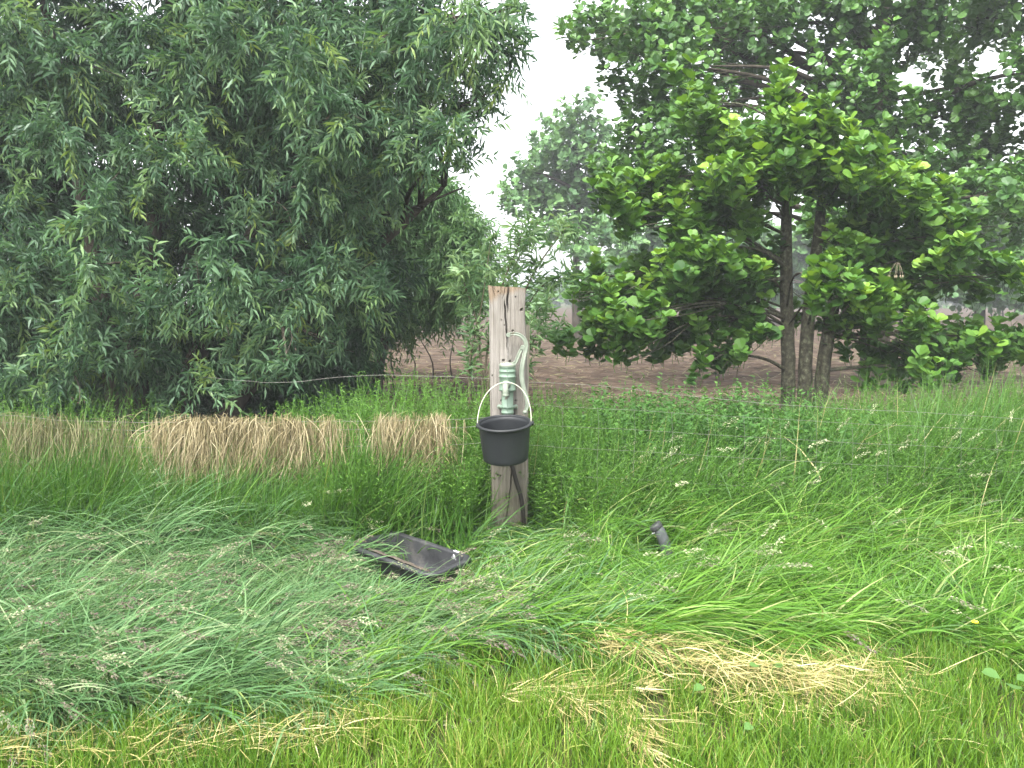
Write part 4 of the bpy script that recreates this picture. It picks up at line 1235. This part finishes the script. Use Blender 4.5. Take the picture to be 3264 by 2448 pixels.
# mown strip in front
x, y, g, m = tufts(2600, 34, (-2.9, 2.9), (1.75, 3.7), .035, lambda x, y: (y < mown_edge(x) + np.where(np.abs(x - .86) < .2, -.10, .12)) & (np.abs(x) < .72 * y + .3))
n_ = len(x)
p = blade_curves(np.stack([x, y, np.zeros(n_)], -1), .07 + .085 * rng.random(n_) + .03 * field_noise(x, y, .4, 2), rng.random(n_) * 6.28, R(80) + rng.normal(size=n_) * .2, R(52) + rng.normal(size=n_) * .5, 5)
tint = np.clip(.42 + .22 * field_noise(x, y, .3, 3) + (rng.normal(size=m) * .12)[g] + rng.normal(size=n_) * .15, 0, .86)
tint = np.where(rng.random(n_) < .05, .9 + .1 * rng.random(n_), tint)
mb = MB(); add_blades(mb, p, .0028 + .0022 * rng.random(n_), tint)
tag(mb.build('mown_grass', M['mown']), 'short yellowish green mown grass along the bottom of the photo', 'grass', kind='stuff')

# tall standing grass along the fence
def fence_h(x):
    """height of the standing growth along the fence"""
    return np.interp(x, [-5, -2.4, -1.2, -.25, .2, .8, 1.6, 2.6, 3.6, 6], [.42, .40, .42, .40, .62, .66, .60, .78, .88, .9])


x, y, g, m = tufts(1500, 34, (-4.6, 5.2), (4.55, 6.6), .05, lambda x, y: (np.abs(x) < .74 * y + .3) & ((np.abs(x - .02) > .16) | (y > 5.05)) & ((y < 5.7) | (x > .15)) & ((y > 4.52) | (x > .2)) & ((x < .2) | (rng.random(len(x)) < .42)))
n_ = len(x)
H = fence_h(x) * (.75 + .45 * rng.random(n_)) * np.where(y < 4.86, .72, 1)
p = blade_curves(np.stack([x, y, np.zeros(n_)], -1), H * 1.18, R(20) + .6 * field_noise(x, y, .6, 1) + rng.normal(size=n_) * .9, R(78) + rng.normal(size=n_) * .25, R(5) + rng.normal(size=n_) * .7, 7)
kk = ~(((np.abs(p[:, :, 0] - .0) < .20) & (p[:, :, 1] < 4.82) & (p[:, :, 2] > .15)).any(1))
tint = np.clip(.42 + .15 * field_noise(x, y, .5, 2) + (rng.normal(size=m) * .12)[g] + rng.normal(size=n_) * .13, 0, .9)
tint = np.where(rng.random(n_) < .035, 1, tint)
mb = MB(); add_blades(mb, p[kk], (.0045 + .0055 * rng.random(n_))[kk], tint[kk], .9)
tag(mb.build('tall_grass', M['tall']), 'tall standing grass growing through the wire fence', 'grass', kind='stuff')


x, y, g, m = tufts(640, 28, (-4.2, -.2), (4.50, 4.92), .05, lambda x, y: np.abs(x) < .74 * y)
n_ = len(x)
p = blade_curves(np.stack([x, y, np.zeros(n_)], -1), (.34 + .22 * rng.random(n_)) * (1 + .22 * field_noise(x, y, .5, 3)) * np.where(rng.random(m)[g] < .10, 1.45, 1) * np.where(np.abs(x + .93) < .17, 1.35, np.where(x < -2.35, 1.25, 1)), R(15) + rng.normal(size=n_) * 1.2, R(84) + rng.normal(size=n_) * .15, R(35) + rng.normal(size=n_) * .5, 7)
p = p[clear_views(p)]; n_ = len(p); g = g[:n_]
mb = MB(); add_blades(mb, p, .004 + .005 * rng.random(n_), np.clip(.45 + (rng.normal(size=m) * .15)[g] + rng.normal(size=n_) * .14, 0, .9), .9)
tag(mb.build('tall_grass', M['tall']), 'green grass growing up in front of the draped dead grass', 'grass', kind='stuff')


# leafy herbs: stems with whorls of small leaves
def herbs(n, xr, yr, hfun, leaf, wid, per, keep=None):
    x = xr[0] + (xr[1] - xr[0]) * rng.random(n); y = yr[0] + (yr[1] - yr[0]) * rng.random(n)
    if keep is not None:
        k = keep(x, y); x, y = x[k], y[k]
    n = len(x)
    H = hfun(x, y) * (.7 + .4 * rng.random(n))
    p = blade_curves(np.stack([x, y, np.zeros(n)], -1), H * 1.06, rng.random(n) * 6.28, R(82) + rng.normal(size=n) * .12, R(62) + rng.normal(size=n) * .4, 6)
    mb = MB()
    add_tubes(mb, p, .0022, .001, 3, tint=.4)
    t = np.linspace(.25, 1, per)[None, :] + rng.normal(size=(n, per)) * .02
    pos, tan = interp_curve(p, np.clip(t, 0, 1))
    tan = norm(tan)
    a = rng.random((n, per)) * 6.28
    lat = np.stack([np.cos(a), np.sin(a), .1 + .25 * rng.random((n, per))], -1)
    d = norm(lat + tan * .3 + rng.normal(size=lat.shape) * .15)
    nr = norm(np.array([0, 0, 1.0]) + rng.normal(size=lat.shape) * .35)
    L = leaf * (.55 + .75 * rng.random((n, per))) * np.clip(1.35 - t, .45, 1)
    tint = np.clip(.45 + rng.normal(size=(n, 1)) * .18 + rng.normal(size=(n, per)) * .12, 0, 1)
    add_leaves(mb, pos.reshape(-1, 3), d.reshape(-1, 3), nr.reshape(-1, 3), L.ravel(), (L * wid).ravel(), tint.ravel(), HERB_LEAF)
    return mb


mb = herbs(1500, (.12, 1.75), (3.55, 4.75), lambda x, y: np.clip(.17 + .09 * field_noise(x, y, .3, 3), .10, .30), .042, .24, 20, lambda x, y: (y > mown_edge(x) + .25) & (field_noise(x, y, .6, 2) + .9 - .9 * np.abs(x - .7) > 0) & ((np.abs(x - .84) > .12) | (y > 4.5) | (y < 4.1)))
tag(mb.build('low_herbs', M['herb']), 'fine yellowish weeds among the flattened grass around the grey pipe stub', 'weeds', kind='stuff')


mb = herbs(330, (-1.14, -.70), (4.58, 4.98), lambda x, y: np.full_like(x, .66) * (1 - 1.6 * np.abs(x + .92)), .055, .28, 30)
tag(mb.build('green_herbs', M['herb']), 'bright green weeds growing up between the two straw brown patches of dead grass', 'weeds', kind='stuff')
mb = herbs(200, (-.46, -.24), (4.66, 4.98), lambda x, y: np.full_like(x, .62), .055, .28, 30)
tag(mb.build('green_herbs', M['herb']), 'bright green weeds between the dead grass and the left side of the post', 'weeds', kind='stuff')


def notpost(x, y): return ((np.abs(x - .02) > .18) | (y > 5.0))


mb = herbs(1500, (-1.75, -.05), (5.0, 6.2), lambda x, y: np.interp(x, [-1.9, -1.5, -1.0, -.4, 0], [.62, .72, .86, .88, .80]), .062, .26, 34, lambda x, y: notpost(x, y) & (y > 5.05 + .0 * x))
tag(mb.build('green_herbs', M['herb']), 'bright green feathery weeds behind the dry grass left of the post', 'weeds', kind='stuff')
mb = herbs(7000, (.18, 5.0), (4.68, 6.8), lambda x, y: np.interp(x, [0, .4, 1.2, 2, 3, 4, 5], [.80, .74, .60, .58, .76, .82, .82]) * np.clip(.75 + (y - 4.75) * .4, .7, 1), .050, .27, 30, lambda x, y: np.abs(x) < .74 * y + .2)
tag(mb.build('green_herbs', M['herb']), 'green weeds on the bank along the fence right of the post', 'weeds', kind='stuff')
mb = herbs(520, (.55, 2.15), (5.3, 6.6), lambda x, y: np.full_like(x, .80), .085, .55, 26)
tag(mb.build('nettle_patch', M['nettle']), 'dark nettle patch behind the wire mesh right of the bucket', 'nettles', kind='stuff')
mb = herbs(900, (-4.6, -1.7), (5.1, 6.9), lambda x, y: np.interp(x, [-4.6, -3.0, -2.4, -1.7], [.85, .70, .42, .40]), .06, .28, 26)
tag(mb.build('shaded_herbs', M['herb']), 'weeds growing in the shade under the big willow', 'weeds', kind='stuff')

# ------------------------------------------------------------------ dead grass draped over the fence wire
def draped(u0, u1, n, mat, label, vtop, lo, hi, dens_noise=0.0):
    nb = int((u1 - u0) / 6)
    bc_ = u0 + (u1 - u0) * rng.beta(1.25, 1.1, nb) + rng.normal(size=nb) * 12
    bi_ = rng.integers(0, nb, n)
    u = bc_[bi_] + rng.normal(size=n) * 5
    if mat == 'hay': u = np.clip(u, u0 + 60 * rng.random(n) ** 2, u1 - 14 * rng.random(n))
    bl_, bt_, ba_ = .30 + 1.05 * rng.random(nb), rng.normal(size=nb) * .16, rng.normal(size=nb) * .35
    stray = rng.random(n) < .07
    u = np.where(stray, u0 - 90 + (u1 - u0 + 150) * rng.random(n), u)
    zt_ = np.array([S(a, vtop(a), FYd).z for a in u]); xt_ = np.array([S(a, vtop(a), FYd).x for a in u])
    xt_ = xt_ + rng.normal(size=n) * .016
    root = np.stack([xt_, FYd + rng.normal(size=n) * .018, zt_ + .006 + rng.normal(size=n) * .022 - .10 * rng.random(n) ** 3], -1)
    az = np.where(rng.random(n) < .75, R(-90), R(90)) + rng.normal(size=n) * 1.0
    p = blade_curves(root, (lo + (hi - lo) * rng.random(n)) * bl_[bi_], az, np.where(rng.random(n) < .10, R(0), R(-78)) + rng.normal(size=n) * .32, R(-90) + rng.normal(size=n) * .2 + ba_[bi_] * .5, 9, rng.normal(size=n) * .7)
    mb = MB(); add_blades(mb, p, .0016 + .0022 * rng.random(n), np.clip(rng.normal(size=n) * .22 + .48 + bt_[bi_], 0, 1))
    # loose tangle further down
    m_ = n // 2
    i = rng.integers(0, n, m_)
    r2_ = root[i] + np.stack([rng.normal(size=m_) * .05, -.01 - .03 * rng.random(m_), -.05 - .24 * rng.random(m_)], -1)
    p = blade_curves(r2_, .06 + .14 * rng.random(m_), rng.random(m_) * 6.28, R(-40) + rng.normal(size=m_) * .6, R(-75) + rng.normal(size=m_) * .4, 6)
    add_blades(mb, p, .0016 + .002 * rng.random(m_), np.clip(rng.normal(size=m_) * .25 + .45, 0, 1))
    return tag(mb.build('dry_grass', M[mat]), label, 'dry grass', kind='stuff')


top_l = lambda u: np.interp(u, [0, 220, 580, 1000, 1575], [1326, 1341, 1345, 1340, 1330])
draped(480, 1065, 3900, 'hay', 'wide swathe of straw brown dead grass draped over the left fence wire', top_l, .16, .38, .4)
draped(1195, 1425, 1500, 'hay', 'narrow patch of straw brown dead grass on the wire beside the post', top_l, .16, .38, .3)
draped(-250, 380, 1250, 'greyhay', 'thin greyish dead grass hanging on the wire under the willow', top_l, .25, .50, .4)

# cut hay lying on the mown strip
def hay_patch(pts, n, label, spread, az0, azs, h=.05, mat='cut_hay', w0=.0016):
    q = np.array([tuple(G(u, v)) for u, v in pts])
    i = rng.random(n) * (len(q) - 1); k = i.astype(int); f = (i - k)[:, None]
    c = q[k] * (1 - f) + q[np.minimum(k + 1, len(q) - 1)] * f
    c[:, :2] += rng.normal(size=(n, 2)) * spread
    c[:, 2] = .03 + h * (.3 + .7 * rng.random(n))
    p = blade_curves(c, .07 + .20 * rng.random(n) ** 1.5, R(az0) + rng.normal(size=n) * azs * 1.3, rng.normal(size=n) * .22 + .08, rng.normal(size=n) * .3 - .12, 5, rng.normal(size=n) * .5)
    p[..., 2] = np.maximum(p[..., 2], .02)
    mb = MB(); add_blades(mb, p, w0 + .0025 * rng.random(n), np.clip(rng.normal(size=n) * .24 + .55, 0, 1))
    return tag(mb.build('cut_hay', M[mat]), label, 'hay', kind='stuff')


hay_patch([(1290, 1425), (1340, 1445), (1400, 1455), (1480, 1475), (1620, 1500), (1800, 1520)], 1250, 'heap of pale cut hay beside the mown grass right of centre', .07, -15, .7, .12)
hay_patch([(1780, 1450), (1850, 1490), (1900, 1520), (1700, 1540), (1500, 1520)], 750, 'thin yellowish hay strewn over the grass lower right', .12, 5, 1.6, .05)
hay_patch([(1080, 1545), (1160, 1520), (1290, 1520), (1420, 1515)], 260, 'single ropy line of hay left of the heap', .028, 8, .35, .05)
hay_patch([(1345, 1530), (1365, 1600), (1385, 1655)], 200, 'streak of hay running down to the bottom edge', .03, -75, .3, .05)
hay_patch([(1210, 1545), (1240, 1560)], 130, 'small brown hay tuft below the ropy line', .04, -60, .7, .06)
hay_patch([(-100, 1665), (100, 1655), (300, 1645), (500, 1640), (680, 1620), (790, 1590)], 520, 'brownish hay along the foot of the flattened grass lower left', .07, 10, .6, .07)

# ------------------------------------------------------------------ flowering heads above the grass
def seed_heads(n, xr, yr, label, H, droop, tmu, spike, keep=None, azm=14, width=.012, group=None):
    x = xr[0] + (xr[1] - xr[0]) * rng.random(n); y = yr[0] + (yr[1] - yr[0]) * rng.random(n)
    if keep is not None:
        k = keep(x, y); x, y = x[k], y[k]
    n = len(x)
    e0, e1 = droop
    az = R(azm) + .5 * field_noise(x, y, .55, 1) + rng.normal(size=n) * .5
    p = blade_curves(np.stack([x, y, np.zeros(n)], -1), H * (.75 + .5 * rng.random(n)), az, R(e0) + rng.normal(size=n) * .18, R(e1) + rng.normal(size=n) * .3, 8)
    kk = clear_views(p, .12); p = p[kk]; n = len(p)
    mb = MB()
    add_tubes(mb, p, .0011, .0007, 3, tint=1.0)
    per = 30
    t = 1 - (spike / H) * np.linspace(0, 1, per)[None, :] * (.8 + .4 * rng.random((n, 1)))
    pos, tan = interp_curve(p, np.clip(t, 0, 1)); tan = norm(tan)
    taper = np.sin(np.pi * np.linspace(.06, .92, per)) ** .7
    lat = norm(np.cross(tan, rng.normal(size=tan.shape)))
    pos = pos + lat * (width * taper * rng.random((n, per)))[..., None]
    d = norm(tan + lat * .6 + np.array([0, 0, -.15]))
    tint = np.clip(tmu + rng.normal(size=(n, 1)) * .22 + rng.normal(size=(n, per)) * .1, 0, .93)
    L = .0135 * (.6 + .7 * rng.random((n, per)))
    add_leaves(mb, pos.reshape(-1, 3), d.reshape(-1, 3), rng.normal(size=(n * per, 3)), L.ravel(), (L * .34).ravel(), tint.ravel(), SEED)
    return tag(mb.build('seed_heads', M['seed']), label, 'seed heads', kind='stuff')


lk = lambda x, y: (y > mown_edge(x) + .05) & (np.abs(x) < .72 * y + .3) & (field_noise(x, y, .35, 6) > -.1 + .3 * rng.normal(size=len(x)))
seed_heads(6500, (-4.4, -.3), (2.6, 4.9), 'greyish purple grass flower heads lying over the flattened grass on the left', .58, (60, -35), .38, .10, lk, width=.011)
seed_heads(520, (-.3, 4.4), (3.3, 4.9), 'scattered pale flower heads over the flattened grass on the right', .66, (66, -25), .7, .12, lk)
seed_heads(170, (.3, 4.6), (4.7, 5.6), 'pale drooping flower heads standing above the grass by the right fence', .86, (84, 0), .85, .11, lambda x, y: np.abs(x) < .72 * y)
seed_heads(160, (-3.0, -.25), (4.5, 5.1), 'pale flower heads in front of the draped dead grass', .58, (78, -10), .8, .11)

# ------------------------------------------------------------------ a few single plants
M['dock'] = leaf_mat('broad_leaf', [(0, (.05, .12, .025)), (.6, (.085, .175, .045)), (1, (.20, .21, .05))], rough=.55, spec=.2)


def broad_plant(u, v, label, nleaf, L, tint, h=.10):
    c = G(u, v, h)
    r_ = empty('broad_leaved_plant', (c.x, c.y, 0)); tag(r_, label, 'plant')
    for k in range(nleaf):
        a = 6.28 * k / nleaf + rng.random() * .8
        d = Vector((math.cos(a), math.sin(a), .05))
        mb = MB()
        s0 = Vector((c.x, c.y, 0)); s1 = c + d * .03 + Vector((0, 0, rng.normal() * .01))
        add_tube(mb, spline([s0, (s0 + s1) / 2 + Vector((0, 0, .02)), s1], 6), .0016, 5, tint=tint)
        add_leaves(mb, np.array([tuple(s1)]), np.array([tuple(d + Vector((0, 0, .15)))]), np.array([[rng.normal() * .4, -.1, 1.0]]), L * .8 * (.8 + .4 * rng.random()), L * .75, np.array([tint]), ALDER_LEAF)
        mb.build('leaf', M['dock'], r_, smooth=True)
    return r_


broad_plant(1742, 1495, 'yellowing broad leaf lying among the hay lower right', 2, .075, 1.0, .09)
broad_plant(1486, 1500, 'round pale green leaf in front of the hay heap', 1, .05, .6, .10)
broad_plant(2180, 1470, 'broad green leaves in the dark hollow at the right edge', 3, .07, .55, .14)
broad_plant(1594, 1588, 'single oval leaf in the mown grass near the bottom edge', 1, .045, .6, .10)
broad_plant(1655, 1440, 'broad leaf at the tip of the drooping grass tuft', 2, .05, .62, .14)
broad_plant(2010, 1130, 'round leaf low in the bank grass on the right', 2, .06, .5, .30)

fc = G(2106, 1345, .22)
fl = empty('buttercup', (fc.x, fc.y, 0)); tag(fl, 'single yellow buttercup in the flattened grass at the right', 'flower')
mb = MB(); add_tube(mb, spline([Vector((fc.x - .03, fc.y, 0)), Vector((fc.x - .02, fc.y, .12)), fc], 8), .0012, 5)
mb.build('stalk', M['tall'], fl)
mb = MB()
M['yellow'] = surf_mat('yellow_petals', [(.3, (.70, .55, .01)), (.7, (.82, .70, .02))], scale=40, rough=.35)
for k in range(5):
    a = 6.28 * k / 5
    add_leaves(mb, np.array([tuple(fc)]), np.array([[math.cos(a), math.sin(a) * .8 - .2, .35]]), np.array([[0, -.5, 1.0]]), .014, .013, np.array([0.0]), ALDER_LEAF)
mb.build('blossom', M['yellow'], fl)
# ------------------------------------------------------------------ thin haze, added to lift the dark tones like a lens veil
hm, _n, N, K = new_mat('haze')
pv = N.new('ShaderNodeVolumePrincipled')
pv.inputs['Color'].default_value = (.93, .97, 1, 1)
pv.inputs['Density'].default_value = .0026
pv.inputs['Anisotropy'].default_value = .2
oo = N.new('ShaderNodeOutputMaterial')
K.new(pv.outputs[0], oo.inputs['Volume'])
mb = MB()
x0, x1, y0, y1, z0, z1 = -450, 450, -350, 950, -1.2, 16
mb.add([(x0, y0, z0), (x1, y0, z0), (x1, y1, z0), (x0, y1, z0), (x0, y0, z1), (x1, y0, z1), (x1, y1, z1), (x0, y1, z1)],
       [(3, 2, 1, 0), (4, 5, 6, 7), (0, 1, 5, 4), (1, 2, 6, 5), (2, 3, 7, 6), (3, 0, 4, 7)])
tag(mb.build('haze', hm), 'thin pale haze added to veil the view', kind='stuff')
print('verts', sum(len(o.data.vertices) for o in bpy.data.objects if o.type == 'MESH'))
